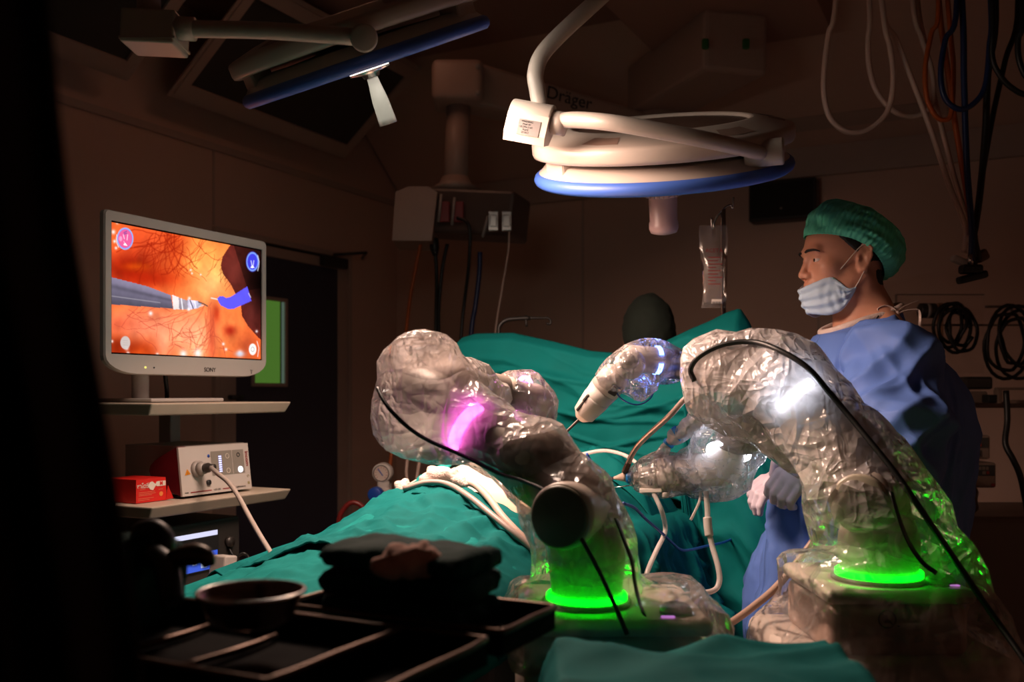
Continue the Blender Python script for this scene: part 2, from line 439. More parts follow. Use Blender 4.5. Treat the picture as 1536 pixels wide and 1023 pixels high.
# door in the left wall
d = bpy.data.objects.new('door_1', None); COL.objects.link(d); d.location = Vector(RM(AB-1.05, BL, 0).tolist()); d['kind'] = 'structure'; d['label'] = 'dark blue door in the left wall with a green lit window'; d['category'] = 'door'
b0 = BL+.001
g = G()
for (t0, t1, z0, z1, pr) in ((.525, .552, 0, 2.13, .03), (1.625, 1.652, 0, 2.13, .03), (.552, 1.625, 2.1, 2.13, .03), (.56, .649, 0, 2.085, .02), (1.50, 1.615, 0, 2.085, .02), (.649, 1.5, 2.03, 2.085, .02)):
    rbx(g, AB-t1, AB-t0, b0, b0+pr, z0, z1, .004)
mk('door_frame', g, M_trim, d)
g = G(); rbx(g, AB-1.615, AB-.552, b0, b0+.004, .0, 2.1); mk('door_gap', g, M_black, d)
g = G(); rbx(g, AB-1.498, AB-.651, b0+.005, b0+.016, .02, 2.028); mk('door_leaf', g, M_door, d)
w = G(); 
for (t0, t1, z0, z1) in ((1.11, 1.13, 1.335, 1.815), (1.37, 1.39, 1.335, 1.815), (1.13, 1.37, 1.335, 1.355), (1.13, 1.37, 1.795, 1.815)): rbx(w, AB-t1, AB-t0, b0+.016, b0+.03, z0, z1, .003)
wf = mk('door_window', w, M_trim, d)
g = G(); rbx(g, AB-1.37, AB-1.16, b0+.017, b0+.020, 1.355, 1.795); mk('pane', g, emis('green_lit_glass', (.105, .25, .035), .55), wf, label='green lit glass')
g = G(); rbx(g, AB-1.16, AB-1.13, b0+.017, b0+.020, 1.355, 1.795); mk('pane', g, emis('pale_lit_glass', (.2, .3, .22), .35), wf, label='pale edge of the glass')
g = G(); rbx(g, AB-1.165, AB-1.158, b0+.020, b0+.024, 1.355, 1.795); mk('pane_divider', g, M_dark, wf)
g = G(); p = RM(AB-1.55, b0+.02, 1.28); g.cyl(p, p+E2*.04, .012); g.cyl(p+E2*.035, p+E2*.035+E1*.06, .009); mk('door_handle', g, M_dark, d)
g = G(); rbx(g, AB-.84, AB-.62, b0+.03, b0+.075, 2.03, 2.09, .006); cb = mk('door_closer', g, M_dark, d)
g = G(); q = RM(AB-.75, b0+.06, 2.10); g.tube([q, RM(AB-.62, b0+.2, 2.12), RM(AB-.45, b0+.05, 2.12)], .009, 8, 1); mk('closer_arm', g, M_dark, cb)

# black box high on the back wall
t = thing('wall_speaker', 'flat black box mounted high on the back wall above the surgeon', 'wall box', P(1170, 297, 5.02))
s0 = (RM(0, 0, 0)-RM(0, 0, 0)); 
g = G(); c = P(1170, 297, 5.02); bb = c@E2; rbx(g, AB-.11, AB-.001, bb-.175, bb+.175, c[2]-.105, c[2]+.105, .012); mk('casing', g, M_dark, t)
g = G(); rbx(g, AB-.116, AB-.11, bb-.16, bb+.16, c[2]-.09, c[2]+.09, .002); mk('front_cover', g, mat('speaker_cloth', (.012, .011, .01), .8, var=.3, vscale=200), t)
g = G(); q = RM(AB-.116, bb-.002, c[2]-.045); g.cyl(q, q-E1*.004, .006); mk('badge', g, M_grey, t)

# =================================================================== SURGICAL LAMPS
def lamp(name, label, C, xd, n, R, handle_len, on):
    C = np.asarray(C); n = nrm(n); x = nrm(np.asarray(xd)-n*np.dot(xd, n)); y = np.cross(n, x)
    t = thing(name, label, 'surgical lamp', C)
    S = lambda pr: [(r*R, h*R) for r, h in pr]
    mk('blue_rim', G().lathe(S([(.9, -.045), (.965, -.05), (.99, -.03), (1., 0), (.99, .03), (.965, .05), (.9, .045)]), C, n, 96, cap=False, ref=x), M_blue, t, label='blue rubber rim')
    mk('lamp_body', G().lathe(S([(.965, .045), (.945, .06), (.885, .125), (.86, .13), (.80, .135), (.3, .16), (.0001, .17)]), C, n, 96, cap=False, ref=x), M_white, t)
    lens = G().lathe(S([(.90, -.04), (.5, -.03), (.0001, -.028)]), C, n, 64, cap=False, ref=x)
    mk('lens', lens, emis('lamp_lens_lit', (1., .86, .72), 9.) if on else mat('lamp_lens', (.25, .23, .22), .2), t)
    mk('upper_ring', G().lathe(S([(.64, .20), (.90, .165), (.965, .165), (.99, .175), (1.0, .20), (1.0, .265), (.99, .285), (.96, .297), (.78, .345), (.70, .36), (.675, .36), (.665, .345), (.655, .325), (.64, .32), (.64, .20)]), C, n, 96, cap=False, ref=x), M_white, t)
    mk('smoked_cover', G().lathe(S([(.66, .335), (.4, .35), (.0001, .355)]), C, n, 64, cap=False, ref=x), mat('smoked_plastic', (.13, .08, .06), .35), t)
    for k, (an, w_) in enumerate(((200, .30), (335, .34), (110, .3))):
        a = math.radians(an); dr = x*math.cos(a)+y*math.sin(a); tg = np.cross(n, dr)
        g = G(); g.box(C+dr*R*.84+n*R*.14, (R*.16, R*w_, R*.14), np.array([dr, tg, n]), R*.02); mk('spoke', g, M_white, t)
    for an in (232, 296, 352):      # flat darker patches painting the shade of pockets in the ring's top
        a = math.radians(an); dr = x*math.cos(a)+y*math.sin(a)
        g = G(); q = [C+R*(r*(x*math.cos(a+e)+y*math.sin(a+e)))+n*R*h for r, h, e in ((.92, .3105, -.16), (.935, .307, 0), (.92, .3105, .16), (.80, .342, .13), (.81, .340, 0), (.80, .342, -.13))]
        g.add(q, [(0, 1, 2, 3, 4, 5)], 0, False); mk('pocket_shade', g, mat('recess_shade', (.3, .2, .16), .5), t)
    a = math.radians(14); dr = x*math.cos(a)+y*math.sin(a); tg = np.cross(n, dr)
    g = G(); q = [C+dr*R*.87+n*R*.326+dr*R*.06*math.cos(k*PI/8)+tg*R*.15*math.sin(k*PI/8)-n*R*.0145*math.cos(k*PI/8) for k in range(16)]; g.add(q, [tuple(range(16))], 0, False); mk('slot_shade', g, M_black, t)  # flat black patch painting the dark of the grip opening
    h = handle_len
    return t, C, x, y, n
R2 = .318
t2, C2, x2, y2, n2 = lamp('surgical_lamp', 'cream surgical lamp with blue rim and purple grip hanging unlit over the table', P(993, 254, 2.4), A(1, 0, .085), A(-.085, -.345, .935), R2, .16, False)
# grip of the unlit lamp
g = G(); b = C2-n2*.005
g.lathe([(.034, 0), (.036, .03)], b, -n2, 40); hd = mk('handle_socket', g, M_white, t2)
g = G(); g.lathe([(.032, .03), (.0355, .06), (.0345, .125), (.037, .128), (.037, .142), (.033, .152), (.02, .156), (.0001, .156)], b, -n2, 40)
M_grip = mat('pinkish_grip', (.42, .30, .31), .35, var=.05); mk('sterile_handle', g, M_grip, t2, label='pinkish handle')
g = G(); g.lathe([(.038, .045), (.043, .046), (.043, .061), (.038, .062)], b, -n2, 40)
for k in range(22):
    a = 2*PI*k/22; dr = x2*math.cos(a)+y2*math.sin(a); g.box(b-n2*.0535+dr*.043, (.006, .007, .015), np.array([dr, np.cross(n2, dr), n2]), .0015)
mk('knurled_collar', g, M_grip, t2)
# side arm, joint and bracket of the unlit lamp
J = P(1148, 229, 2.15)
g = G(); g.tube([P(836, 181, 2.14), P(870, 180, 2.09), P(930, 186, 2.03), P(1040, 206, 2.03), P(1100, 219, 2.07), P(1142, 230, 2.13)], [.0170, .0180, .0175, .0175, .017, .016], 20, 8); mk('side_arm', g, M_white, t2)
g = G(); ax = nrm(A(1, -.35, .02)); g.cyl(J-ax*.045, J+ax*.04, .030, .030, 32, rnd=.004); mk('joint', g, M_white, t2)
g = G(); ax2 = nrm(A(1, -.25, -.25)); q = P(800, 178, 2.15)
g.cyl(q-ax2*.05, q+ax2*.045, .036, .036, 36, rnd=.003); g.cyl(q+ax2*.047, q+ax2*.075, .026, .026, 28)
pr = [(-.036, .0), (-.028, -.024), (-.012, -.05), (.026, -.062), (.036, -.045), (.036, .0)]
yv = nrm(np.cross(ax2, A(0, 1, 0))); zv = nrm(np.cross(yv, ax2)); 
up_ = nrm(UP-ax2*np.dot(UP, ax2)); fw = nrm(np.cross(ax2, up_))
g.prism([(p[0], p[1]) for p in pr], q-ax2*.05, fw, up_, .095)
br = mk('bracket', g, M_white, t2)
g = G(); o_ = q+ax2*.005-up_*.018-fw*.0
vn = -fw if np.dot(-fw, A(0, -1, 0)) > 0 else fw
g.box(o_+vn*.0372-up_*.012, (.05, .001, .034), np.array([ax2, vn, np.cross(ax2, vn)]))
lb = mk('label_plate', g, mat('grey_label', (.15, .13, .125), .5), br)
for k in range(5):
    text('label_text', ('WARNING', 'Mod. 45', 'ULTRA 5 VA', 'RoHS', '27 04 2')[k], .0055, o_+vn*.0384-up_*(.0-.0005+.006*k)-ax2*.006, ax2 if np.dot(ax2, A(1, 0, 0)) > 0 else -ax2, up_, M_ink, br, .0001)
g = G(); tp = [P(810, 160, 2.15), P(806, 135, 2.15), P(803, 112, 2.15), P(812, 84, 2.16), P(840, 52, 2.18), P(905, -8, 2.22), P(1000, -95, 2.28), P(1040, -150, 2.3)]
tp.append(A(tp[-1][0]+.02, tp[-1][1], 2.9)); tp.append(A(tp[-1][0], tp[-1][1], ZC))
g.tube(tp, .0185, 20, 8); mk('support_tube', g, M_white, t2)

R1 = .268
t1, C1, x1, y1, n1 = lamp('surgical_lamp', 'dark tilted surgical lamp at upper left seen edge on, switched on over the patient', P(550, 93, 2.0), A(.94, 0, .337), A(-.30, -.345, .88), R1, .1, True)
g = G(); b1 = C1-n1*.012; g.lathe([(.042, 0), (.043, .008), (.02, .012), (.016, .02)], b1, -n1, 40); mk('handle_plate', g, M_steel, t1)
g = G(); g.tube([b1-n1*.016, b1-n1*.035, b1-n1*.07, b1-n1*.118], [.012, .014, .019, .021], 20, 4, flat=.8); mk('sterile_handle', g, mat('clear_grip', (.17, .18, .17), .3, alpha=.9), t1, label='translucent grey handle')
g = G(); g.tube([P(265, 43, 1.68), P(400, 46, 1.67), P(540, 56, 1.66)], .0145, 20, 4); mk('side_arm', g, M_white, t1)
g = G(); q = P(546, 57, 1.66); ax = nrm(A(0, 0, Z0)-q); g.cyl(q-ax*.09, q+ax*.018, .0235, .0235, 32, rnd=.004); mk('joint', g, M_white, t1)
g = G(); q = P(233, 50, 1.70); g.box(q, (.094, .08, .058), np.array([A(1, 0, -.05), A(0, 1, 0), A(.05, 0, 1)]), .004); g.box(q-UP*.021, (.096, .082, .004)); br = mk('bracket', g, M_white, t1)
g = G(); g.cyl(P(292, 44, 1.68), P(262, 42, 1.68), .020, .020, 24); mk('arm_sleeve', g, M_white, t1)
g = G(); q = P(224, 25, 1.70); g.tube([q, q+UP*.3, q+UP*.7+A(.05, .1, 0), A(q[0]+.05, q[1]+.1, ZC)], .02, 18, 4); mk('support_tube', g, M_white, t1)

# =================================================================== CEILING BOOM
t = thing('ceiling_boom', 'two-jointed ceiling boom carrying the medical socket head above the door side', 'ceiling boom', P(1100, 60, 4.3))
g = G(); q = P(1075, 0, 4.1); q[2] = ZC-.12; g.box(q, (.95, .8, .24), FR, .004); mk('ceiling_mount', g, M_ceil, t)
def beam(g, a, b, w, h0, h1, bev=.02):
    d_ = nrm(b-a); sd = nrm(np.cross(d_, UP)); u_ = nrm(np.cross(sd, d_)); L_ = np.linalg.norm(b-a)
    V = []
    for (t_, h) in ((0, h0), (1, h1)):
        for (i, j) in ((-1, -1), (1, -1), (1, 1), (-1, 1)): V.append(a+(b-a)*t_+sd*i*w/2+u_*j*h/2)
    bm = bmesh.new(); vs = [bm.verts.new(v.tolist()) for v in V]
    for f in ((3, 2, 1, 0), (4, 5, 6, 7), (0, 1, 5, 4), (1, 2, 6, 5), (2, 3, 7, 6), (3, 0, 4, 7)): bm.faces.new([vs[k] for k in f])
    bmesh.ops.bevel(bm, geom=list(bm.edges), offset=bev, segments=2, profile=.5, affect='EDGES'); bm.verts.index_update()
    g.add([v.co[:] for v in bm.verts], [[v.index for v in f.verts] for f in bm.faces], 0, False); bm.free()
M_boom = mat('boom_enamel', (.42, .30, .25), .45, var=.05)
ha, el, hd = P(1090, 72, 4.2), P(985, 138, 4.9), P(688, 127, 4.5)
g = G(); beam(g, ha+(ha-el)*.12, el+(el-ha)*.05, .30, .26, .24); a1 = mk('upper_arm', g, M_boom, t)
for du in (1058, 1119):
    g = G(); q = P(du, 66, 4.02); g.box(q, (.03, .02, .045), None, .008); mk('green_cap', g, mat('green_plastic', (.02, .12, .015), .5), a1)
g = G(); q = el.copy(); g.cyl(q-UP*.02, q-UP*.34, .13, .12, 32); mk('elbow_column', g, M_boom, t)
e2 = el-UP*.34
g = G(); h2 = hd.copy(); e3 = P(975, 205, 4.9); d_ = nrm(e3-h2); beam(g, h2+d_*.02, e3, .17, .20, .17); a2 = mk('lower_arm', g, M_boom, t)
dv = nrm(P(900, 180, 4.5)-P(735, 120, 4.5)); sd = nrm(np.cross(d_, UP)); sd = sd if sd[1] < 0 else -sd
tq = h2+d_*np.linalg.norm(P(840, 158, 4.73)-h2)+sd*.087+np.cross(sd, d_)*0
text('lettering', 'Dräger', .085, tq+UP*.045, d_, nrm(np.cross(sd, d_) if np.cross(sd, d_)[2] > 0 else -np.cross(sd, d_)), M_ink, a2, .001, .0)
g = G(); g.box(hd-UP*.01, (.235, .24, .19), None, .03, seg=3); hb = mk('end_housing', g, M_boom, t)
for (du, dv_) in ((717, 100), (717, 140)):
    g = G(); q = P(du, dv_, 4.378); g.cyl(q, q+A(0, -.01, 0), .012, .012, 16); mk('screw_cap', g, M_grey, hb)
cb = P(683, 285, 4.5)
g = G(); g.cyl(hd-UP*.1, cb, .056, .056, 28); mk('column', g, M_boom, t)
g = G(); g.lathe([(.06, .06), (.075, .03), (.12, 0)], cb-UP*.0, UP, 32); mk('column_collar', g, M_boom, t)
sh = P(690, 322, 4.45)
g = G(); fx = nrm(A(.95, -.30, -.10)); fy = nrm(np.cross(UP, fx)); fz = np.cross(fx, fy)
g.box(sh+fx*.06+fy*.02, (.46, .26, .20), np.array([fx, fy, fz]), .015); hb = mk('socket_head', g, mat('dark_brown_housing', (.10, .07, .06), .4), t)
g = G(); q = sh-fx*.235; pr = [(-.10, -.115), (-.085, .1), (-.03, .125), (.06, .125), (.10, .10), (.075, -.115)]
g.prism([(p[0], p[1]) for p in pr], P(622, 322, 4.28), A(1, 0, 0), A(0, 0, 1), .3); mk('end_cover', g, M_boom, t, label='pale rounded end cover')
for du, c_, r_ in ((660, 1, .0), (680, 1, 0)):
    g = G(); q = P(du, 312, 4.2) if du == 660 else P(du, 317, 4.19); g.cyl(q-UP*.06-A(.006, 0, 0), q+UP*.06+A(.006, 0, 0), .006, .006, 12); mk('rail', g, M_grey, hb)
for du in (667, 688):
    g = G(); q = P(du, 318, 4.235); g.box(q, (.045, .02, .09), None, .004); mk('red_socket', g, mat('dark_red_socket', (.22, .008, .008), .4), hb)
for du in (740, 760):
    g = G(); q = P(du, 332, 4.09); g.box(q, (.045, .02, .085), None, .004); g.box(q-A(0, .013, 0), (.03, .008, .05), None, .003); mk('valve_block', g, M_steel, hb)
g = G(); q = P(728, 340, 4.1); g.cyl(q-UP*.045-A(.012, 0, 0), q+UP*.045+A(.012, 0, 0), .006, .006, 12); mk('rail', g, M_grey, hb)

# hoses and cables under the boom
def cable(name, label, pts, r, m, group=None, cat='cable', parent=None, n=10, res=6, **k):
    g = G(); g.tube(pts, r, n, res)
    if parent is not None: return mk(name, g, m, parent)
    return mk(name, g, m, None, label, cat, group)
def pl(L): return [P(*q) for q in L]
cable('gas_hose', 'orange hose dropping from the socket head behind the left robot arm', pl([(632, 362, 4.4), (620, 420, 4.4), (611, 480, 4.38), (600, 600, 4.3), (586, 690, 4.2), (580, 780, 4.15), (576, 900, 4.1)]), .0085, M_orange, 'hoses under the socket head', 'hose')
tcb = thing('power_cable', 'black power cable with thick plug, leftmost dark cable under the socket head', 'cable', P(652, 362, 4.4), 'hoses under the socket head')
mk('cord', G().tube(pl([(653, 378, 4.4), (655, 420, 4.4), (654, 500, 4.35), (656, 640, 4.3), (650, 800, 4.2)]), .0085, 10, 6), M_black, tcb)
mk('plug', G().tube(pl([(651, 358, 4.4), (652, 372, 4.4), (653, 384, 4.4)]), [.02, .022, .011], 12, 3), M_black, tcb)
cable('power_cable', 'black cable crossing behind its thick-plugged neighbour under the socket head', pl([(671, 366, 4.4), (664, 400, 4.42), (659, 450, 4.42), (658, 500, 4.4), (662, 620, 4.35), (664, 760, 4.3)]), .0085, M_black, 'hoses under the socket head')
cable('power_cable', 'thin black cable looping out of the red socket, third dark cable along the head', pl([(686, 327, 4.2), (700, 333, 4.17), (705, 350, 4.17), (703, 400, 4.2), (697, 450, 4.25), (692, 500, 4.25), (686, 620, 4.2)]), .0075, M_black, 'hoses under the socket head')
tcb = thing('air_hose', 'dark blue hose with white ferrule hanging from the socket head', 'hose', P(720, 375, 4.2), 'hoses under the socket head')
mk('hose', G().tube(pl([(720, 378, 4.2), (719, 410, 4.2), (713, 460, 4.2), (707, 500, 4.2), (698, 640, 4.15)]), .0105, 12, 6), M_navy, tcb)
mk('ferrule', G().tube(pl([(720, 384, 4.2), (720, 396, 4.2)]), .0095, 12, 1), M_plast, tcb)
cable('suction_tube', 'thin pale tube hanging at the right end of the socket head', pl([(764, 345, 4.1), (762, 380, 4.1), (752, 440, 4.12), (743, 500, 4.12), (735, 620, 4.1)]), .0042, M_pinkw, 'hoses under the socket head', 'tube')

# =================================================================== CEILING HOSES (right)
gh = 'gas hoses hanging from the ceiling at upper right'
def up(L, Y):   # continue the first and last points up to the ceiling when they leave the frame
    p = pl([(q[0], q[1], q[2] if len(q) > 2 else Y) for q in L]); return p
HY = 3.0
def ceil_pt(u, v, Y, dx=0.):
    p = P(u, v, Y); return A(p[0]+dx, p[1]+.1, ZC)
cable('gas_hose', 'cream hose in the long narrow loop, leftmost of the ceiling hoses', [ceil_pt(1290, 0, HY)]+up([(1254, 0), (1243, 50), (1236, 110), (1237, 150), (1246, 178), (1265, 195), (1287, 199), (1310, 190), (1332, 165), (1340, 120), (1335, 70), (1324, 10)], HY)+[ceil_pt(1318, 0, HY)], .0085, M_pinkw, gh, 'hose')
cable('gas_hose', 'cream hose in the wider loop crossing behind the long loop', [ceil_pt(1300, 0, 3.06)]+up([(1304, 0), (1302, 60), (1304, 100), (1314, 135), (1336, 163), (1360, 174), (1382, 172), (1396, 160), (1400, 135), (1396, 100), (1382, 55), (1369, 0)], 3.06)+[ceil_pt(1372, 0, 3.06)], .0085, M_pinkw, gh, 'hose')
cable('gas_hose', 'cream hose running straight down beside the loops to the connector bunch', [ceil_pt(1328, 0, 3.02)]+up([(1322, 0), (1345, 60), (1372, 130), (1398, 200), (1425, 280), (1445, 330), (1449, 352), (1446, 378)], 3.02), .0085, M_pinkw, gh, 'hose')
cable('gas_hose', 'second straight cream hose just right of the first one', [ceil_pt(1370, 0, 3.08)]+up([(1376, 0), (1386, 60), (1400, 140), (1415, 200), (1430, 260), (1448, 320), (1453, 352), (1452, 380)], 3.08), .0085, M_pinkw, gh, 'hose')
cable('gas_hose', 'orange hose in a narrow loop between cream and blue hoses', [ceil_pt(1420, 0, 3.0)]+up([(1408, 0), (1397, 50), (1388, 100), (1390, 145), (1402, 172), (1416, 180), (1427, 168), (1430, 100), (1424, 30)], 3.0)+[ceil_pt(1420, 0, 3.04)], .0075, M_orange, gh, 'hose')
cable('gas_hose', 'orange hose running down to the connector bunch', [ceil_pt(1412, 0, 3.05)]+up([(1408, 0), (1418, 80), (1432, 180), (1445, 260), (1455, 320), (1458, 352), (1464, 380)], 3.05), .009, M_orange, gh, 'hose')
cable('gas_hose', 'dark blue hose in a loop right of the orange ones', [ceil_pt(1440, 0, 2.96)]+up([(1435, 0), (1418, 60), (1411, 110), (1418, 148), (1440, 164), (1462, 154), (1478, 128), (1484, 70), (1486, 0)], 2.96)+[ceil_pt(1488, 0, 2.96)], .0085, M_navy, gh, 'hose')
cable('gas_hose', 'dark blue hose hanging straight to the connector bunch', [ceil_pt(1444, 0, 2.97)]+up([(1443, 0), (1446, 120), (1450, 240), (1456, 320), (1458, 352), (1457, 392)], 2.97), .0095, M_navy, gh, 'hose')
cable('gas_hose', 'thick black hose swinging in from the right to the connector bunch', [ceil_pt(1490, 0, 3.0)]+up([(1493, 0), (1482, 110), (1478, 200), (1470, 290), (1463, 340), (1461, 356), (1468, 390)], 3.0), .0105, M_black, gh, 'hose')
cable('gas_hose', 'black hose slanting from the upper right corner to the bunch', [ceil_pt(1530, 0, 3.04)]+up([(1527, 0), (1508, 90), (1490, 170), (1474, 260), (1464, 330), (1460, 352), (1462, 398)], 3.04), .0085, M_black, gh, 'hose')
cable('gas_hose', 'black hose in a low curve leaving the frame at right', [ceil_pt(1488, 0, 2.9)]+up([(1488, 0), (1488, 80), (1498, 110), (1518, 132), (1545, 142), (1580, 120), (1590, 0)], 2.9)+[ceil_pt(1592, 0, 2.9)], .0085, M_black, gh, 'hose')
cable('gas_hose', 'black hose loop at the extreme right edge', [ceil_pt(1540, 0, 2.85)]+up([(1534, 0), (1527, 60), (1530, 95), (1545, 118), (1570, 90), (1575, 0)], 2.85)+[ceil_pt(1578, 0, 2.85)], .0085, M_black, gh, 'hose')
t = thing('hose_connector_bunch', 'bunch of gas connectors tied below the ceiling hoses', 'connector', P(1457, 390, 3.0))
mk('tie_band', G().tube(pl([(1457, 354, 3.02), (1457, 364, 3.02)]), .021, 16, 1), M_pinkw, t)
g = G(); g.box(P(1441, 392, 3.0), (.06, .03, .02), np.array([nrm(A(1, 0, -.4)), A(0, 1, 0), nrm(A(.4, 0, 1))]), .006); mk('connector', g, M_plast, t, label='pale connector')
g = G(); g.box(P(1472, 384, 3.03), (.04, .03, .035), np.array([nrm(A(1, 0, .5)), A(0, 1, 0), nrm(A(-.5, 0, 1))]), .008); mk('connector', g, mat('amber_plastic', (.12, .05, .015), .4), t, label='brown connector')
g = G(); g.box(P(1456, 404, 2.98), (.065, .04, .028), None, .008); mk('connector', g, M_black, t, label='black connector')
g = G(); g.box(P(1458, 416, 2.99), (.09, .04, .024), np.array([nrm(A(1, 0, .25)), A(0, 1, 0), nrm(A(-.25, 0, 1))]), .008); mk('connector', g, M_black, t, label='black connector')
g = G(); g.cyl(P(1456, 382, 2.97), P(1456, 398, 2.97), .009, .009, 14); mk('metal_fitting', g, M_steel, t)
# =================================================================== MONITOR CART
A0, A1, B0, B1 = 1.666, 2.176, -2.28, -1.803
t = thing('equipment_cart', 'beige trolley of shelves carrying the monitor beside the door', 'trolley', RM(1.92, -2.04, 0))
def shelf(z, nm='shelf'):
    g = G(); out = [(0, 0), (0, -.014), (-.012, -.03), (-(B1-B0)+.012, -.03), (-(B1-B0), -.014), (-(B1-B0), 0)]
    bm = bmesh.new(); bmesh.ops.create_cube(bm, size=1)
    for v in bm.verts: v.co = Vector((v.co.x*(A1-A0), v.co.y*(B1-B0), v.co.z*.03))
    for v in bm.verts:
        if v.co.z < 0: v.co.x *= .97; v.co.y *= .93
    bmesh.ops.bevel(bm, geom=list(bm.edges), offset=.004, segments=2, profile=.5, affect='EDGES'); bm.verts.index_update()
    V = np.array([v.co[:] for v in bm.verts])@FR+RM((A0+A1)/2, (B0+B1)/2, z-.015); g.add(V, [[v.index for v in f.verts] for f in bm.faces], 0, False); bm.free()
    return mk(nm, g, mat('beige_laminate', (.50, .42, .34), .45, var=.04), t)
for z in (1.276, 1.028, .80, .30): shelf(z)
for a in (A0+.06, A1-.06):
    g = G(); rbx(g, a-.02, a+.02, B0+.04, B0+.09, .12, 1.27, .004); mk('post', g, M_grey, t)
g = G(); rbx(g, A0+.02, A1-.02, B0+.02, B1-.02, .1, .27, .01); mk('base_cabinet', g, M_grey, t)
for a in (A0+.05, A1-.05):
    for b in (B0+.05, B1-.05):
        g = G(); q = RM(a, b, .05); g.cyl(q-E1*.012, q+E1*.012, .05, .05, 20); g.box(q+UP*.05, (.03, .03, .02)); mk('caster', g, M_black, t)
# ---- monitor
MA0, MA1, MB, MZ0, MZ1 = 1.651, 2.231, -1.943, 1.347, 1.75
tm = thing('monitor', 'white medical monitor showing a live keyhole surgery picture', 'monitor', RM((MA0+MA1)/2, MB-.03, 1.276))
def rrect(x0, x1, z0, z1, r, rb=None, rbz=None, k=6):
    o = []
    rb = r if rb is None else rb; rbz = rb if rbz is None else rbz
    for (cx, cz, a0, rx, rz) in ((x1-r, z1-r, 0, r, r), (x0+r, z1-r, 90, r, r), (x0+rb, z0+rbz, 180, rb, rbz), (x1-rb, z0+rbz, 270, rb, rbz)):
        for i in range(k+1):
            a = math.radians(a0+90*i/k); o.append((cx+rx*math.cos(a), cz+rz*math.sin(a)))
    return o
def plate(g, outline, b_front, depth, mi=0, a_org=0.):
    g.prism(outline, RM(0, b_front, 0), E1, UP, depth, mi); return g     # E1 x UP = E2 -> face towards +E2
SA0, SA1, SZ0, SZ1 = 1.670, 2.214, 1.397, 1.724
o_out = rrect(MA0, MA1, MZ0, MZ1, .012, .10, .045)
o_in = [(SA1, SZ1), (SA0, SZ1), (SA0, SZ0), (SA1, SZ0)]
g = G(); plate(g, o_out, MB-.006, .012); plate(g, rrect(MA0+.035, MA1-.035, MZ0+.05, MZ1-.035, .02), MB-.018, .035); mk('back_casing', g, M_plast, tm)
# front bezel: ring between outline and screen opening
n_o = len(o_out); V = []; Fc = []
def inn(p): return (min(max(p[0], SA0), SA1), min(max(p[1], SZ0), SZ1))
def edge_in(p):
    x, z = p; cx, cz = (SA0+SA1)/2, (SZ0+SZ1)/2; dx, dz = x-cx, z-cz
    s = min(((SA1-SA0)/2)/max(abs(dx), 1e-9), ((SZ1-SZ0)/2)/max(abs(dz), 1e-9)); return (cx+dx*s, cz+dz*s)
seq = []
for p in o_out:
    seq.append((p, edge_in(p)))
# insert exact screen corners
fine = []
for i in range(n_o):
    p, q = o_out[i], o_out[(i+1) % n_o]
    for s in range(8): fine.append((p[0]+(q[0]-p[0])*s/8, p[1]+(q[1]-p[1])*s/8))
inner = [edge_in(p) for p in fine]
for c in ((SA1, SZ1), (SA0, SZ1), (SA0, SZ0), (SA1, SZ0)):
    k = min(range(len(inner)), key=lambda i: (inner[i][0]-c[0])**2+(inner[i][1]-c[1])**2); inner[k] = c
m = len(fine)
for p in fine: V.append(RM(p[0], MB-.006, p[1]))
for p in fine:
    cx, cz = (MA0+MA1)/2, (MZ0+MZ1)/2; V.append(RM(p[0]+(cx-p[0])*.008, MB, p[1]+(cz-p[1])*.012))
for p in inner: V.append(RM(p[0], MB, p[1]))
for p in inner: V.append(RM(p[0], MB-.005, p[1]))
for j in range(3):
    for i in range(m): Fc.append((j*m+i, j*m+(i+1) % m, (j+1)*m+(i+1) % m, (j+1)*m+i))
g = G(); g.add(V, Fc, 0, False); bez = mk('bezel', g, M_plast, tm)
text('lettering', 'SONY', .0165, RM(2.0, MB+.0012, 1.3645), E1, UP, M_ink, bez, .0003, .0)
g = G(); q = RM(1.775, MB, 1.366); g.cyl(q, q+E2*.002, .0028, .0028, 12); mk('power_light', g, emis('yellow_led', (.9, .8, .2), 1.2), bez)
g = G(); q = RM(1.803, MB, 1.366); g.cyl(q, q+E2*.002, .002, .002, 12); mk('button', g, M_ink, bez)
g = G(); q = RM(2.165, MB+.0008, 1.3675); g.box(q, (.01, .001, .0012), FR); g.box(q-UP*.003, (.007, .001, .0012), FR); g.box(q-UP*.008, (.002, .001, .005), FR); mk('button_mark', g, M_ink, bez)
# the live picture: emissive grid, colours computed at each vertex
NX, NY = 330, 210
aa = np.linspace(SA0, SA1, NX); zz = np.linspace(SZ1, SZ0, NY)
AAg, ZZg = np.meshgrid(aa, zz)
wx = .451*AAg+.8925*(MB-.004); wy = .8925*AAg-.451*(MB-.004)
Ug = CX+F_*wx/wy; Vg = HV-F_*(ZZg-Z0)/wy
def vnoise(sc, seed, oc=4):
    r = np.zeros(Ug.shape); am = 1.; tot = 0
    for o in range(oc):
        rs = np.random.RandomState(seed+o); T = rs.rand(64, 64)
        x = AAg*sc*(2**o)+7.3; y = ZZg*sc*(2**o)+3.1
        xi = np.floor(x).astype(int); yi = np.floor(y).astype(int); fx_ = x-xi; fy_ = y-yi; fx_ = fx_*fx_*(3-2*fx_); fy_ = fy_*fy_*(3-2*fy_)
        q = T[xi % 64, yi % 64]*(1-fx_)*(1-fy_)+T[(xi+1) % 64, yi % 64]*fx_*(1-fy_)+T[xi % 64, (yi+1) % 64]*(1-fx_)*fy_+T[(xi+1) % 64, (yi+1) % 64]*fx_*fy_
        r += q*am; tot += am; am *= .55
    return r/tot
IMG = np.zeros((NY, NX, 3))
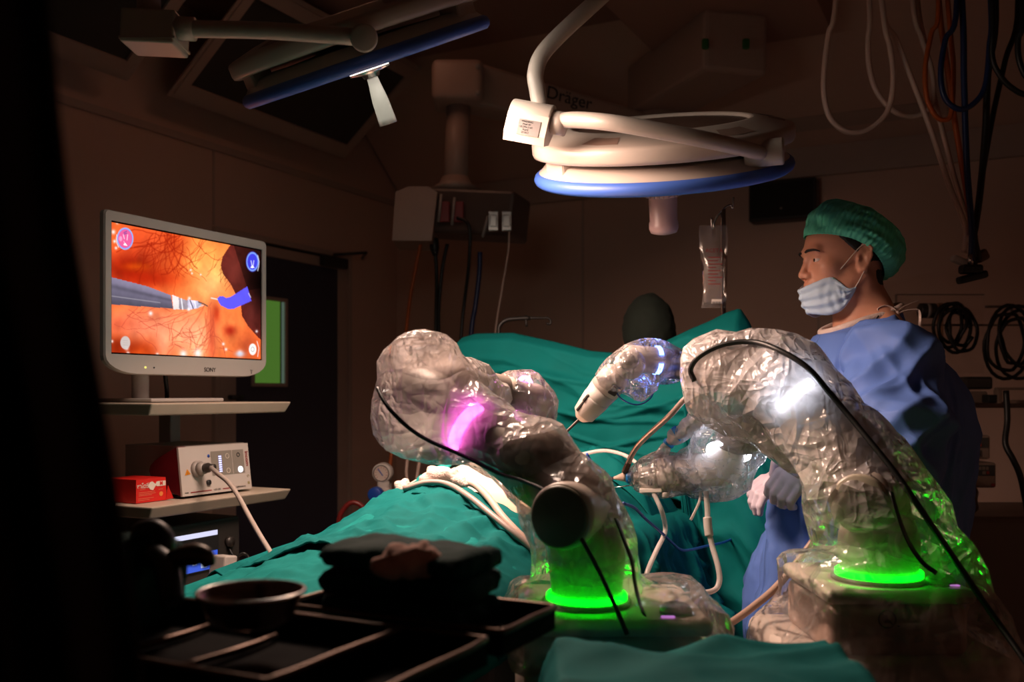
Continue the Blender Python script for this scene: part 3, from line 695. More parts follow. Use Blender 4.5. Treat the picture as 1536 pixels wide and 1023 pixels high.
def blob(u, v, ru, rv, c, k=1., soft=1.):
    w_ = np.clip(k*np.exp(-(((Ug-u)/ru)**2+((Vg-v)/rv)**2)*soft), 0, 1)[..., None]
    IMG[:] = IMG*(1-w_)+np.array(c, float)*w_
IMG[:] = (232, 118, 62)
N1 = vnoise(14, 1); N2 = vnoise(40, 20); N3 = vnoise(9, 50)
blob(215, 365, 60, 34, (214, 92, 52)); blob(300, 395, 45, 45, (250, 176, 100), .9); blob(318, 428, 30, 28, (255, 196, 132), .9)
blob(195, 402, 44, 22, (120, 22, 8), .95); blob(225, 418, 50, 14, (176, 44, 14), .8); blob(262, 372, 18, 40, (196, 66, 26), .6); blob(205, 400, 22, 7, (214, 96, 24), .8)
blob(215, 490, 75, 35, (240, 150, 118), .95); blob(290, 505, 42, 38, (247, 176, 140), .95); blob(345, 490, 24, 34, (232, 140, 84), .9); blob(180, 486, 28, 12, (205, 96, 70), .6)
blob(200, 528, 42, 18, (150, 48, 16), .95); blob(175, 520, 14, 18, (130, 44, 14), .8); blob(210, 530, 18, 10, (206, 96, 40), .8); blob(245, 516, 12, 30, (238, 160, 130), .7)
blob(345, 430, 14, 18, (240, 150, 90), .6); blob(318, 500, 6, 45, (196, 84, 58), .7); blob(345, 496, 9, 8, (150, 30, 20), .75); blob(325, 470, 5, 14, (160, 40, 22), .6); blob(372, 520, 16, 18, (180, 92, 60), .9)
IMG *= (.86+.40*N1)[..., None]; IMG *= (.9+.2*N2)[..., None]
IMG[:] = 255*(np.clip(IMG, 0, 255)/255)**np.array([1.0, 1.22, 1.25])
def poly_in(pts):
    ins = np.zeros(Ug.shape, bool); n_ = len(pts)
    for i in range(n_):
        (x0, y0), (x1, y1) = pts[i], pts[(i+1) % n_]
        c = ((y0 > Vg) != (y1 > Vg)) & (Ug < (x1-x0)*(Vg-y0)/((y1-y0)+1e-9)+x0); ins ^= c
    return ins
def seg_d(p, q):
    px_, py_ = q[0]-p[0], q[1]-p[1]; t_ = np.clip(((Ug-p[0])*px_+(Vg-p[1])*py_)/(px_*px_+py_*py_+1e-9), 0, 1)
    return np.hypot(Ug-p[0]-t_*px_, Vg-p[1]-t_*py_)
def line(pts, w_, c, k=.8):
    d_ = np.min([seg_d(pts[i], pts[i+1]) for i in range(len(pts)-1)], axis=0)
    al = np.clip(1.2-d_/w_, 0, 1)[..., None]*k; IMG[:] = IMG*(1-al)+np.array(c, float)*al
rv = random.Random(11)
def vessel(u, v, ang, n_, st, w_, c, k):
    pts = [(u, v)]
    for i in range(n_):
        ang += rv.uniform(-.45, .45); u += st*math.cos(ang); v += st*math.sin(ang); pts.append((u, v))
    line(pts, w_, c, k)
for i in range(40): vessel(rv.uniform(230, 330), rv.uniform(350, 400), rv.uniform(1.2, 2.6), rv.randint(4, 9), 6, rv.uniform(.35, .8), (170, 40, 12), .55)
for i in range(22): vessel(rv.uniform(225, 275), rv.uniform(345, 365), rv.uniform(1.6, 2.8), 10, 6.5, rv.uniform(.6, 1.5), (150, 28, 8), .5)
for i in range(22): vessel(rv.uniform(250, 330), rv.uniform(485, 530), rv.uniform(-3, 3), rv.randint(4, 8), 5, rv.uniform(.35, .8), (176, 64, 46), .55)
for i in range(14): vessel(rv.uniform(170, 240), rv.uniform(462, 500), rv.uniform(-.6, .8), rv.randint(4, 9), 6, rv.uniform(.4, .9), (180, 66, 48), .5)
for i in range(10): vessel(rv.uniform(305, 325), rv.uniform(450, 480), rv.uniform(1.2, 1.9), 10, 7, rv.uniform(.7, 1.6), (190, 80, 50), .45)
for i in range(12): vessel(rv.uniform(320, 340), rv.uniform(400, 440), rv.uniform(-1.2, -.3), 5, 5, .5, (120, 30, 16), .6)
def paint(pts, c, tex=.15, k=1.):
    i_ = poly_in(pts); IMG[i_] = IMG[i_]*(1-k)+k*np.array(c, float)*(1-tex+2*tex*N2[i_])[:, None]
liver = [(349.5, 362), (341, 374), (334, 385), (331, 398), (334.5, 411), (346, 426), (353, 440), (361, 455), (363, 474), (372, 489), (387, 506), (400, 516), (400, 360)]
paint(liver, (96, 34, 28), .25); blob(352, 405, 14, 24, (132, 56, 46), .55); 
i_ = poly_in(liver); sh_ = np.clip(np.exp(-(((Ug-396)/26)**2+((Vg-425)/50)**2)), 0, 1); IMG[i_] *= (1-.92*sh_[i_])[:, None]; blob(376, 470, 8, 22, (120, 50, 44), .5)
i_ = poly_in([(350, 366), (400, 370), (400, 430), (372, 436)]); IMG[i_] *= .6
# instrument on the left
i_ = poly_in([(160, 414), (221.5, 429.7), (256.4, 443), (259.7, 463), (160, 456)])
tt = np.clip((Vg-(415+(Ug-167)*.31))/(40-(Ug-167)*.21+1e-6), 0, 1)
cols = 168-70*tt-30*np.exp(-((tt-.35)/.1)**2)+18*(vnoise(60, 77)-.5)
IMG[i_] = (np.stack([cols*.98, cols*.92, cols*1.1], -1))[i_]*.82
line([(167, 444), (240, 454)], 1., (190, 184, 190), .5)
paint([(258, 442), (268, 446), (269, 464), (260, 464)], (226, 216, 214), .1)
paint([(268, 446.5), (282, 451), (284, 464), (269, 464)], (150, 138, 148), .25)
paint([(281, 449), (298, 452), (303, 456), (298, 462), (282, 465)], (176, 170, 190), .5)
line([(272, 448), (274, 464)], 1.2, (250, 250, 255), .9); line([(285, 450), (290, 463)], 1.1, (60, 56, 70), .8); line([(292, 452), (294, 462)], .9, (245, 245, 255), .9)
line([(298, 453), (306, 456), (311, 459)], 1.2, (70, 60, 60), .9); line([(298, 460), (305, 458)], 1., (220, 214, 220), .9)
# blue marked clip
paint([(325.4, 448), (329.5, 444.6), (334.5, 444.3), (339.5, 447), (346, 445.4), (371, 429.7), (377, 451.3), (351, 463), (343, 463.8), (331, 458)], (92, 84, 236), .05)
line([(317, 447), (326, 449)], 1.2, (245, 235, 230), .9); line([(373, 440), (376, 446)], .9, (230, 220, 230), .8)
for (u, v, r) in ((226, 470, 3), (170, 348, 3), (172, 362, 2.2), (176, 334, 2), (174, 372, 2), (190, 522, 3), (192, 530, 2.5), (297, 530, 6), (275, 531, 5), (284, 447.5, 2.2), (283, 464, 2.4), (335, 516, 2), (339, 524, 2), (286, 405, 1.5), (288, 410, 1.3), (301, 412, 1.2), (168, 512, 2), (360, 530, 4), (385, 497, 1.8), (236, 532, 2.4)):
    blob(u, v, r, r*1.1, (255, 246, 246), .9)
blob(360, 531, 7, 4, (190, 196, 220), .8)
# overlay icons of the display
def disc(u, v, ru, rv_, c, k=1., ring=None):
    d_ = np.hypot((Ug-u)/ru, (Vg-v)/rv_)
    if ring: al = np.clip(1.5-np.abs(d_-1)*ru/ring, 0, 1)*k
    else: al = np.clip((1-d_)*ru*1.2+.5, 0, 1)*k
    IMG[:] = IMG*(1-al[..., None])+np.array(c, float)*al[..., None]
disc(187.7, 358, 12, 16, (90, 120, 226)); disc(187.7, 358, 10.5, 14.2, (226, 92, 150)); disc(181, 358, 2.4, 3.8, (250, 150, 190)); disc(187.7, 358, 11.6, 15.6, (150, 190, 255), .8, .8)
paint([(184.5, 368), (187.5, 364), (191.5, 369)], (255, 240, 250), 0); line([(185, 352), (186.5, 358)], .8, (255, 240, 250)); line([(191.5, 352), (190.5, 360)], .8, (255, 240, 250)); line([(186, 362), (186.5, 364)], .6, (255, 240, 250)); line([(186, 349), (190, 347)], .8, (60, 60, 150)); line([(186.5, 351), (190, 350)], .8, (60, 60, 150))
line([(175.4, 352), (174.4, 358), (175.4, 365), (178, 371)], .7, (240, 240, 255), .9)
disc(378.7, 392.5, 10, 15.5, (60, 40, 230), .5); disc(378.7, 392.5, 8.6, 13.4, (64, 62, 214)); disc(378.7, 392.5, 8.4, 13.2, (130, 170, 255), .9, .8)
line([(376.5, 391), (378, 399)], .8, (255, 255, 255)); line([(380.8, 391), (379.6, 399)], .8, (255, 255, 255)); paint([(375.8, 401.5), (378.8, 398), (382, 402)], (255, 255, 255), 0)
line([(386.5, 383), (388.6, 392), (388, 400), (386.5, 406)], .7, (240, 240, 255), .9)
disc(188, 514, 7.4, 9.8, (196, 186, 182), .95); disc(379, 524, 5.6, 8.6, (246, 242, 240), .97); disc(379, 524, 2.4, 3.4, (150, 150, 150), .7, .5); line([(385.5, 512), (388.4, 522), (386.5, 535)], .7, (245, 235, 235), .9)
for k in range(3): line([(184.5, 511+3*k), (191.5, 511.4+3*k)], .5, (150, 140, 140), .6)
ed = np.minimum(np.minimum(AAg-SA0, SA1-AAg), np.minimum(ZZg-SZ0, SZ1-ZZg)); IMG[ed < .0035] = (6, 4, 4)
IMG = np.clip(IMG, 0, 255)/255.; LIN = np.where(IMG <= .04045, IMG/12.92, ((IMG+.055)/1.055)**2.4)
Pg = np.stack([wx, wy, ZZg], -1)
g = G(); g.grid(Pg)
m, nt, out = _new('live_picture'); at = nt.nodes.new('ShaderNodeAttribute'); at.attribute_name = 'Picture'
e = nt.nodes.new('ShaderNodeEmission'); e.inputs[1].default_value = 1.25; nt.links.new(at.outputs['Color'], e.inputs[0]); nt.links.new(e.outputs[0], out.inputs[0])
so = mk('screen', g, m, tm, label='picture of pink tissue with a grey instrument and a blue clip', fix=False)
ca = so.data.color_attributes.new('Picture', 'FLOAT_COLOR', 'POINT')
ca.data.foreach_set('color', np.concatenate([LIN.reshape(-1, 3), np.ones((NX*NY, 1))], 1).reshape(-1).astype(np.float32))
# stand
g = G(); q = RM(1.85, MB-.10, 1.284); g.cyl(q, q+UP*.16, .022, .022, 24); mk('stand_pole', g, M_plast, tm)
g = G(); rbx(g, 1.80, 2.06, MB-.22, MB-.005, 1.2775, 1.287, .003); mk('stand_base', g, M_plast, tm)
g = G(); rbx(g, 1.78, 2.08, MB-.10, MB-.055, 1.42, 1.6, .006); mk('stand_bracket', g, M_plast, tm)
cable('video_cable', 'black cable hanging behind the monitor down to the shelf', [RM(1.93, MB-.08, 1.42), RM(1.955, MB-.12, 1.36), RM(1.97, MB-.13, 1.31), RM(1.98, MB-.14, 1.281)], .006, M_black)

# ---- light source on the second shelf
gb, gz = -1.868, 1.029
t = thing('light_source', 'white light source box with dark red side on the trolley shelf', 'medical device', RM(1.96, -1.99, gz))
GA0, GW, GH = 1.828, .256, .127
lean = -.016
fx = E1; fy = nrm(UP*GH+E2*lean); fn_ = np.cross(fx, fy)
def gp(x, y, o=0.): return RM(GA0, gb, gz+.006)+fx*(x*GW)+fy*((1-y)*GH*1.0)+fn_*o
g = G(); g.prism([(0, 0), (GW, 0), (GW, GH), (0, GH)], RM(GA0, gb, gz+.006), fx, fy, .006); fp = mk('front_panel', g, M_plast, t)
g = G(); pr = [(-.004, .004), (-.0, .0), (-.22, .0), (-.22, GH-.004), (lean-.006, GH-.002)]
g.prism([(p[0], p[1]) for p in [(-.008, 0), (lean-.008, GH), (-.24, GH), (-.24, 0)]], RM(GA0+.03, gb, gz+.006), E2, UP, (GW-.035)); mk('housing', g, M_grey, t)
g = G(); k_ = 10; cur = [(-.006, 0)]+[(lean*(i/k_)-.006, GH*i/k_) for i in range(1, k_+1)]+[(-.02-.10*math.sin(PI*(i/k_)), GH*(1-i/k_)) for i in range(1, k_)]
g.prism(cur, RM(GA0+.001, gb, gz+.006), E2, UP, .03); mk('side_cheek', g, mat('dark_red_plastic', (.14, .006, .012), .4), t, label='dark red side')
for a in (.02, GW-.03):
    g = G(); q = RM(GA0+a, gb-.03, gz); g.cyl(q, q+UP*.008, .01, .01, 12); mk('foot', g, M_black, t)
    g = G(); q = RM(GA0+a, gb-.2, gz); g.cyl(q, q+UP*.008, .01, .01, 12); mk('foot', g, M_black, t)
def gq(g, x0, x1, y0, y1, o, mi=0): g.quad(gp(x0, y1, o), gp(x1, y1, o), gp(x1, y0, o), gp(x0, y0, o), mi)
M_pan = mat('grey_touch_panel', (.26, .23, .2), .35)
g = G(); gq(g, .43, .735, .13, .64, .0012); gq(g, .745, .915, .13, .64, .0012); tp_ = mk('touch_panel', g, M_pan, fp)
g = G()
for k in range(8): gq(g, .535, .575-.0*k, .235+.045*k, .26+.045*k, .002)
mk('level_bar', g, emis('bluewhite_led', (.55, .55, 1.), 2.2), tp_)
g = G(); q = gp(.845, .56, .0015); g.cyl(q, q+fn_*.002, .0085, .0085, 20); mk('power_button', g, emis('white_led', (.95, .9, 1.), 2.), tp_)
def ringm(g, q, r, w_, n_=24): g.lathe([(r-w_, 0), (r-w_, .0008), (r, .0008), (r, 0)], q, fn_, n_, cap=False)
g = G(); ringm(g, gp(.665, .25, .0015), .007, .0012); ringm(g, gp(.665, .56, .0015), .007, .0012); mk('touch_button', g, M_whiteink, tp_)
g = G(); ringm(g, gp(.83, .24, .0015), .006, .002); mk('touch_button', g, M_ink, tp_)
g = G(); q = gp(.22, .47, 0); g.cyl(q, q+fn_*.012, .021, .021, 28); g.cyl(q+fn_*.012, q+fn_*.03, .017, .015, 28); mk('light_port', g, M_grey, t)
g = G(); q = gp(.36, .77, 0); g.cyl(q, q+fn_*.006, .007, .007, 16); mk('socket', g, M_ink, fp)
g = G(); g.add([gp(.05, .58, .001), gp(.13, .56, .001), gp(.09, .45, .001)], [(0, 1, 2)], 0, False); wt = mk('warning_triangle', g, mat('orange_sign', (.6, .22, .01), .5), fp)
text('warning_mark', '!', .009, gp(.09, .545, .0015), fx, fy, M_ink, wt, .0001)
g = G(); gq(g, .03, .08, .925, .94, .001); mk('stripe', g, M_ink, fp)
g = G(); gq(g, .11, .40, .925, .945, .001); gq(g, .56, .70, .925, .945, .001); mk('stripe', g, mat('dark_red_ink', (.25, .005, .01), .5), fp)
text('lettering', 'LED 300', .007, gp(.48, .935, .001), fx, fy, M_ink, fp, .0001)
text('lettering', 'Lightsource', .008, gp(.83, .93, .001), fx, fy, M_ink, fp, .0001)
text('lettering', 'incom', .017, gp(.962, .34, .001), -fy, fx, mat('dark_red_ink', (.25, .005, .01), .5), fp, .0001, .0003)
g = G(); ringm(g, gp(.955, .72, .001), .004, .0008); gq(g, .94, .972, .84, .9, .001); mk('small_symbol', g, mat('olive_ink', (.3, .25, .12), .5), fp)
g = G(); q = gp(.40, .22, 0); g.cyl(q, q+fn_*.001, .0045, .0045, 16); mk('blue_symbol', g, M_dblue, fp)
tc_ = thing('light_cable', 'grey light cable arching from the light source down behind the leg drape', 'cable', gp(.22, .47, .03))
q = gp(.22, .47, .03)
mk('plug', G().tube([q, q+fn_*.012, q+fn_*.02, q+fn_*.032], [.012, .013, .009, .008], 14, 2), M_dark, tc_)
cp = [q+fn_*.02, P(326, 710, 2.36), P(341, 722, 2.33), P(356, 742, 2.28), P(374, 775, 2.2), P(390, 803, 2.12), P(404, 826, 2.05), P(418, 850, 1.98)]
mk('cord', G().tube(cp, .0058, 12, 8), mat('grey_cable', (.36, .31, .28), .45), tc_)

# ---- glove box
t = thing('glove_box', 'red box of medium gloves lying on the left end of the trolley shelf', 'glove box', RM(1.72, -1.87, 1.029))
ga0 = 1.700; gw, gh = .098, .058; gbx = -1.892
def bp_(x, y, o=0.): return RM(ga0+x*gw, gbx+o, 1.0295+gh*(1-y))
g = G(); V = [RM(ga0, gbx, 1.0295), RM(ga0+gw, gbx, 1.0295), RM(ga0+gw, gbx-.11, 1.0295), RM(ga0, gbx-.11, 1.0295), RM(ga0, gbx, 1.0295+gh), RM(ga0+gw*.96, gbx, 1.0295+gh), RM(ga0+gw*.96, gbx-.11, 1.0295+gh), RM(ga0, gbx-.11, 1.0295+gh)]
g.add(V, [(0, 1, 5, 4), (1, 2, 6, 5), (2, 3, 7, 6), (3, 0, 4, 7), (4, 5, 6, 7), (3, 2, 1, 0)], 0, False); bx = mk('carton', g, M_red, t)
g = G(); g.add([bp_(.96, 1., .0), bp_(1.0, 1., .0), bp_(1.09, .93, .014), bp_(1., .35, .004)], [(0, 1, 2, 3)], 0, False); mk('flap', g, M_red, t)
text('lettering', 'ซาโตรี่', .0155, bp_(.21, .30, .001), E1, UP, M_whiteink, bx, .0001, .0002)
g = G(); o2 = [(.0, .0), (.006, .008), (.014, .01), (.022, .004), (.028, .001), (.022, -.004), (.016, -.012), (.008, -.01), (.004, -.006)]
g.prism([(p[0], p[1]) for p in o2], bp_(.37, .30, .0015), E1, UP, .0012); mk('bird_emblem', g, M_whiteink, bx)
g = G(); g.prism(rrect(0, .030, 0, .0125, .0001, .0001) if False else [(.0, .006), (.003, .0115), (.007, .0125), (.032, .0125), (.032, 0), (.007, 0), (.003, .001)], bp_(.62, .36, .0012), E1, UP, .001); sp = mk('size_tab', g, M_whiteink, bx)
text('lettering', 'M', .012, bp_(.80, .25, .0016), E1, UP, M_red, sp, .0001, .0008)
g = G()
for (x0, x1, y) in ((.08, .6, .56), (.08, .62, .63), (.08, .5, .69), (.06, .56, .82), (.06, .42, .89), (.12, .3, .44), (.72, .86, .5)):
    g.quad(bp_(x0, y+.012, .0008), bp_(x1, y+.006, .0008), bp_(x1, y-.012, .0008), bp_(x0, y-.006, .0008))
mk('printed_lines', g, mat('pale_red_ink', (.75, .22, .12), .6), bx)
g = G(); g.lathe([(.0001, .001), (.006, .001)], bp_(.80, .70, 0), E2, 18, cap=False); mk('round_seal', g, mat('orange_seal', (.75, .25, .06), .6), bx)

# ---- recorder on the third shelf
t = thing('video_recorder', 'black recorder with a blue screen on the lowest visible trolley shelf', 'medical device', RM(1.9, -1.97, .801))
g = G(); rbx(g, 1.735, 2.03, -2.2, -1.862, .806, .965, .006); bx = mk('casing', g, M_dark, t)
g = G(); rbx(g, 1.775, 1.945, -1.861, -1.858, .835, .94); scn = mk('screen', g, M_ink, bx)
g = G(); g.quad(RM(1.78, -1.857, .925), RM(1.94, -1.857, .925), RM(1.94, -1.857, .938), RM(1.78, -1.857, .938)); mk('title_bar', g, emis('pale_screen', (.75, .75, 1.), 1.), scn)
g = G(); g.quad(RM(1.78, -1.857, .838), RM(1.94, -1.857, .838), RM(1.94, -1.857, .885), RM(1.78, -1.857, .885)); mk('blue_area', g, emis('blue_screen', (.06, .13, .75), .9), scn)
g = G()
for (a, z, w_) in ((1.88, .845, .02), (1.915, .848, .018), (1.90, .87, .02), (1.85, .856, .015)): g.quad(RM(a, -1.8565, z), RM(a+w_, -1.8565, z), RM(a+w_, -1.8565, z+.012), RM(a, -1.8565, z+.012))
mk('icon_tile', g, emis('pale_icons', (.6, .7, 1.), 1.), scn)
g = G(); q = RM(1.985, -1.862, .9); g.cyl(q, q+E2*.012, .014, .014, 20); mk('knob', g, M_dark, bx)
t = thing('plug_adapter', 'white plug block on the trolley beside the black recorder', 'plug', RM(2.06, -1.86, .801))
g = G(); g.box(P(334, 857, 2.42), (.045, .05, .08), np.array([nrm(E1-UP*.12), E2, nrm(UP+E1*.12)]), .004); mk('block', g, M_plast, t)
g = G(); q = P(345, 858, 2.42); g.cyl(q, q+E1*.06, .016, .014, 16, rnd=.003); mk('black_plug', g, M_black, t)
cable('power_cable', 'thin black lead arching from the recorder along the door', [RM(2.0, -1.9, .93), P(350, 834, 2.6), P(365, 830, 2.6), P(374, 840, 2.6), P(378, 880, 2.55)], .004, M_black)
# =================================================================== PATIENT, TABLE AND DRAPES
BC = -1.085
PA = [.60, .9, 1.155, 1.264, 1.406, 1.573, 1.771, 1.945, 2.1, 2.3, 2.5, 2.7, 3.1]
PZ = [.92, .93, .947, .964, .993, 1.028, 1.088, 1.142, 1.15, 1.12, 1.08, 1.05, 1.02]
ZE = .93; HWD = .30
def ridge(a): return np.interp(a, PA, PZ)
def dz(a, bp):      # drape height over the body and table
    x = np.clip(np.abs(bp)/HWD, 0, 1)
    ze = np.interp(a, [.6, 1.1, 1.6], [.88, .90, .93])
    return ze+(ridge(a)-ze)*np.cos(x*PI/2)**np.where(np.asarray(bp) > 0, .6, 1.1)
def on_drape(u, v, off=.01):
    for Y in np.arange(1.2, 3.2, .004):
        p = P(u, v, Y); a = p@E1; b = p@E2-BC
        if abs(b) < HWD and p[2] <= dz(a, b): return P(u, v, Y)+UP*off
    return P(u, v, 2.1)
t = thing('operating_table', 'operating table hidden under the teal drapes', 'operating table', RM(1.9, BC, 0))
g = G(); rbx(g, .95, 2.95, BC-.25, BC+.25, .80, .86, .02); mk('table_top', g, M_grey, t)
g = G(); rbx(g, .96, 2.94, BC-.24, BC+.24, .862, .895, .015); mk('mattress', g, M_black, t)
g = G(); rbx(g, 1.75, 2.15, BC-.15, BC+.15, .08, .80, .02); mk('column', g, M_grey, t)
g = G(); rbx(g, 1.4, 2.5, BC-.22, BC+.22, 0., .08, .02); mk('base', g, M_dark, t)

# patient body: one continuous implicit surface
def Rw(a, bp, z): return RM(a, BC+bp, z)
def pat(p):
    q = np.stack([p@E1, p@E2-BC, p[:, 2]], 1)
    d = ellip(q, (2.32, 0, 1.0), (.34, .20, .095))
    d = smin(d, ellip(q, (2.02, 0, .985), (.31, .228, .156)), .06)
    d = smin(d, ellip(q, (1.82, 0, .99), (.18, .19, .095)), .05)
    d = smin(d, ellip(q, (2.52, 0, .985), (.10, .235, .07)), .05)
    for s in (-1, 1):
        d = smin(d, chain(q, [(1.76, s*.09, .975), (1.40, s*.09, .925), (1.02, s*.08, .925)], [.078, .046, .030], .03), .04)
        d = smin(d, chain(q, [(1.02, s*.08, .92), (.995, s*.09, .935)], [.028, .022], .02), .03)
        d = smin(d, chain(q, [(2.50, s*.21, .98), (2.25, s*.255, .955), (2.02, s*.265, .94)], [.048, .038, .028], .02), .03)
        hx = 2.0
        d = smin(d, ellip(q, (1.965, s*.265, .938), (.05, .038, .016)), .02)
        for i, (db, ln) in enumerate(((-.028, .062), (-.010, .075), (.009, .07), (.027, .055))):
            d = smin(d, capsule(q, (1.93, s*.265+db, .938), (1.93-ln, s*.265+db*1.25, .93), .0085, .0065), .006)
        d = smin(d, capsule(q, (1.975, s*.265-s*.03, .938), (1.925, s*.265-s*.055, .932), .0095, .0075), .008)
    d = smin(d, chain(q, [(2.56, 0, .985), (2.70, 0, .985)], [.06, .055], .03), .05)
    d = smin(d, ellip(q, (2.80, 0, .99), (.115, .076, .095)), .03)
    d = smin(d, chain(q, [(2.80, 0, 1.075), (2.765, 0, 1.10)], [.008, .012], .01), .015)
    d = smin(d, ellip(q, (2.735, 0, 1.03), (.05, .05, .05)), .03)
    for s in (-1, 1): d = smin(d, ellip(q, (2.81, s*.078, .985), (.03, .01, .02)), .008)
    # navel
    return smax(d, -ellip(q, (2.02, 0, 1.1), (.014, .008, .014)), .02)
lo = np.minimum.reduce([Rw(a, b, .88) for a in (.92, 2.95) for b in (-.33, .33)]); hi = np.maximum.reduce([Rw(a, b, 1.14) for a in (.92, 2.95) for b in (-.33, .33)])
V, Fc = surfnet(pat, lo, hi, .011)
V = relax(V, Fc, 1)
M_skin = mat('patient_skin', (.74, .50, .38), .5, var=.05, vscale=14)
pt = thing('person', 'patient lying under the teal drapes with only the lit belly bare', 'person', Rw(1.95, 0, .895))
mk('body', (V, Fc), M_skin, pt, fix=False)

# ---- drapes
def folds(a, bp, seed, amp, sc=9., st=(1, 2.2)):
    return amp*(noise.fractal(Vector((a*sc*st[0], bp*sc*st[1], seed)), .7, 2., 4)+.5*abs(noise.noise(Vector((a*sc*.9+bp*sc*1.7, bp*sc*.5, seed+4))))+.8*rdg(a*7+bp*5, bp*9-a*2, seed+11)+.6*rdg(a*15-bp*4, bp*6, seed+17))
def drape_pt(a, s, seed, lift, amp, hang_amp, drop=.5, vfold=13., flare=.05):
    """s: arc position across the body, |s|<=HWD on top, beyond it hanging"""
    sg = 1 if s >= 0 else -1
    if abs(s) <= HWD-.02:
        z = float(dz(a, s))+lift+folds(a, s, seed, amp); b = s
    else:
        h = abs(s)-(HWD-.02); r = .04
        ze = float(dz(a, HWD-.02))
        th = min(h/r, PI/2); b = sg*(HWD-.02+r*math.sin(th)); z = ze-r*(1-math.cos(th))+lift*(1-min(1, h/.05))
        if h > r*PI/2: z -= (h-r*PI/2)
        k = min(1, max(0, h-.02)/.25)
        w = noise.noise(Vector((a*vfold*.55, seed, h*.9)))*1.+.55*noise.noise(Vector((a*vfold*1.3+h*1.5, seed+3, h*2)))+.25*noise.noise(Vector((a*vfold*2.6, h*9, seed+7)))+.9*rdg(a*vfold*.5+h*2.5, h*1.6, seed+21)+.6*rdg(a*6, h*9+a*5, seed+25)+.5*vfl(a*9+h*6, h*7-a*3, seed+29)+.28*vfl(a*20+h*9, h*13-a*5, seed+31)+.15*vfl(a*34-h*16, h*26, seed+35)
        b += sg*(lift+hang_amp*k*w+flare*h+.012*noise.noise(Vector((a*9, h*16, seed+2)))*min(1, h/.05))
    return RM(a, BC+b, max(z, .03))
def drape(name, label, a0, a1, s0, s1, m, seed, lift, amp, hang_amp=.05, na=120, ns=120, hole=None, edge=0., thick=.003, **k):
    aa_ = np.linspace(a0, a1, na); ss_ = np.linspace(s0, s1, ns)
    g = G(); V = []; Fc = []
    for i, a in enumerate(aa_):
        for s in ss_:
            e0 = edge*noise.noise(Vector((s*4, seed, 1))); 
            V.append(drape_pt(a+e0*(1-i/(na-1)), s, seed, lift, amp, hang_amp, **k))
    for i in range(na-1):
        for j in range(ns-1):
            ac, sc = (aa_[i]+aa_[i+1])/2, (ss_[j]+ss_[j+1])/2
            if hole and hole[0] < ac < hole[1] and hole[2] < sc < hole[3]: continue
            Fc.append((i*ns+j, i*ns+j+1, (i+1)*ns+j+1, (i+1)*ns+j))
    g.add(V, Fc); return mk(name, g, m, None, label, 'surgical drape', 'teal drapes over the patient', solid=thick)
drape('surgical_drape', 'light teal drape over the lower legs, nearest the trolley', .72, 1.62, -.75, .40, M_teal2, 2.3, .004, .008, .012, flare=.02)
drape('surgical_drape', 'teal drape over the thighs and hips, with bunched white gauze and cord on it', 1.44, 1.765, -.80, .40, M_teal, 8.1, .012, .010, .012, edge=.03, flare=.02)
drape('surgical_drape', 'teal drape around the bare belly hanging down beside the robot', 1.72, 2.78, -.75, .95, M_teal, 5.7, .010, .007, .075, na=200, ns=180, hole=(1.785, 2.24, -.03, .205), vfold=15., flare=.05)
# crumpled fold of cloth on the chest in front of the screen
def crump(p):
    return p
gx = np.linspace(0, 1, 70); V = []
c0 = on_drape(930, 700)
for i in gx:
    row = []
    for j in gx:
        a = 2.36+.24*i; b = -.10+.40*j
        e = min(i, 1-i, j, 1-j); k = min(1, e/.18)
        h = .055*k*(.55+.9*abs(noise.noise(Vector((a*11, b*9, 3.)))))+.03*k*noise.noise(Vector((a*26, b*22, 9.)))
        row.append(RM(a, BC+b, float(dz(a, b))+.018+h))
    V.append(row)
g = G(); g.grid(np.array(V)); mk('folded_cloth', g, M_teal, None, 'crumpled teal cloth on the chest in front of the upright screen drape', 'cloth', solid=.002)
# ---- upright screen drape
top = [(672, 520), (684, 503), (705, 497), (760, 496), (820, 509), (880, 524), (930, 528), (985, 512), (1040, 485), (1085, 461), (1104, 455), (1118, 476), (1140, 530), (1170, 600)]
AS = 2.66
def ub(u, a=AS):
    k = (u-CX)/F_; return (.8925*a*k-.451*a)/(.8925+.451*k)-BC
tb = [ub(q[0]) for q in top]; tz = []
for (u, v), b in zip(top, tb):
    Y = .8925*AS-.451*(b+BC); tz.append(Z0+(HV-v)*Y/F_)
nb, nh = 170, 90; V = []
for b in np.linspace(tb[0], tb[-1]+.05, nb):
    row = []
    zt = float(np.interp(b, tb, tz)); zb = float(np.interp(b, [-.5, -.28, .20, .30, .35, .6], [.95, 1.03, 1.03, 1.0, .5, .4]))
    for j in range(nh):
        t_ = j/(nh-1); z = zt+(zb-zt)*t_
        q = Vector((b*7, t_*1.6, 2.))
        da = .03*noise.noise(q)*min(1, t_*4)+.008*noise.noise(Vector((b*17+t_*2, t_*2.2, 5.)))*min(1, t_*3)-.016*rdg(b*1.4, t_*4+b*1.6, 31., 5.)*min(1, t_*5)-.012*rdg(b*3.2+t_*1.5, t_*2.4, 37., 5.)*min(1, t_*4)-.012*rdg(b*1.1, t_*6-b*2, 41., 6.)*min(1, t_*4)
        sw = .022*abs(noise.noise(Vector((b*2.2, t_*4+abs(b)*3, 8.))))*min(1, t_*5)
        bk = -.10*max(0, .06-t_)/.06                     # rolled over the top
        row.append(RM(AS+da-sw-.05*t_-bk*.5, BC+b, z-(.012 if t_ < .001 else 0)))
    V.append(row)
g = G(); g.grid(np.array(V)); mk('screen_drape', g, M_teal, None, 'upright teal drape hung as a screen between the patient and the wall', 'surgical drape', solid=.003)

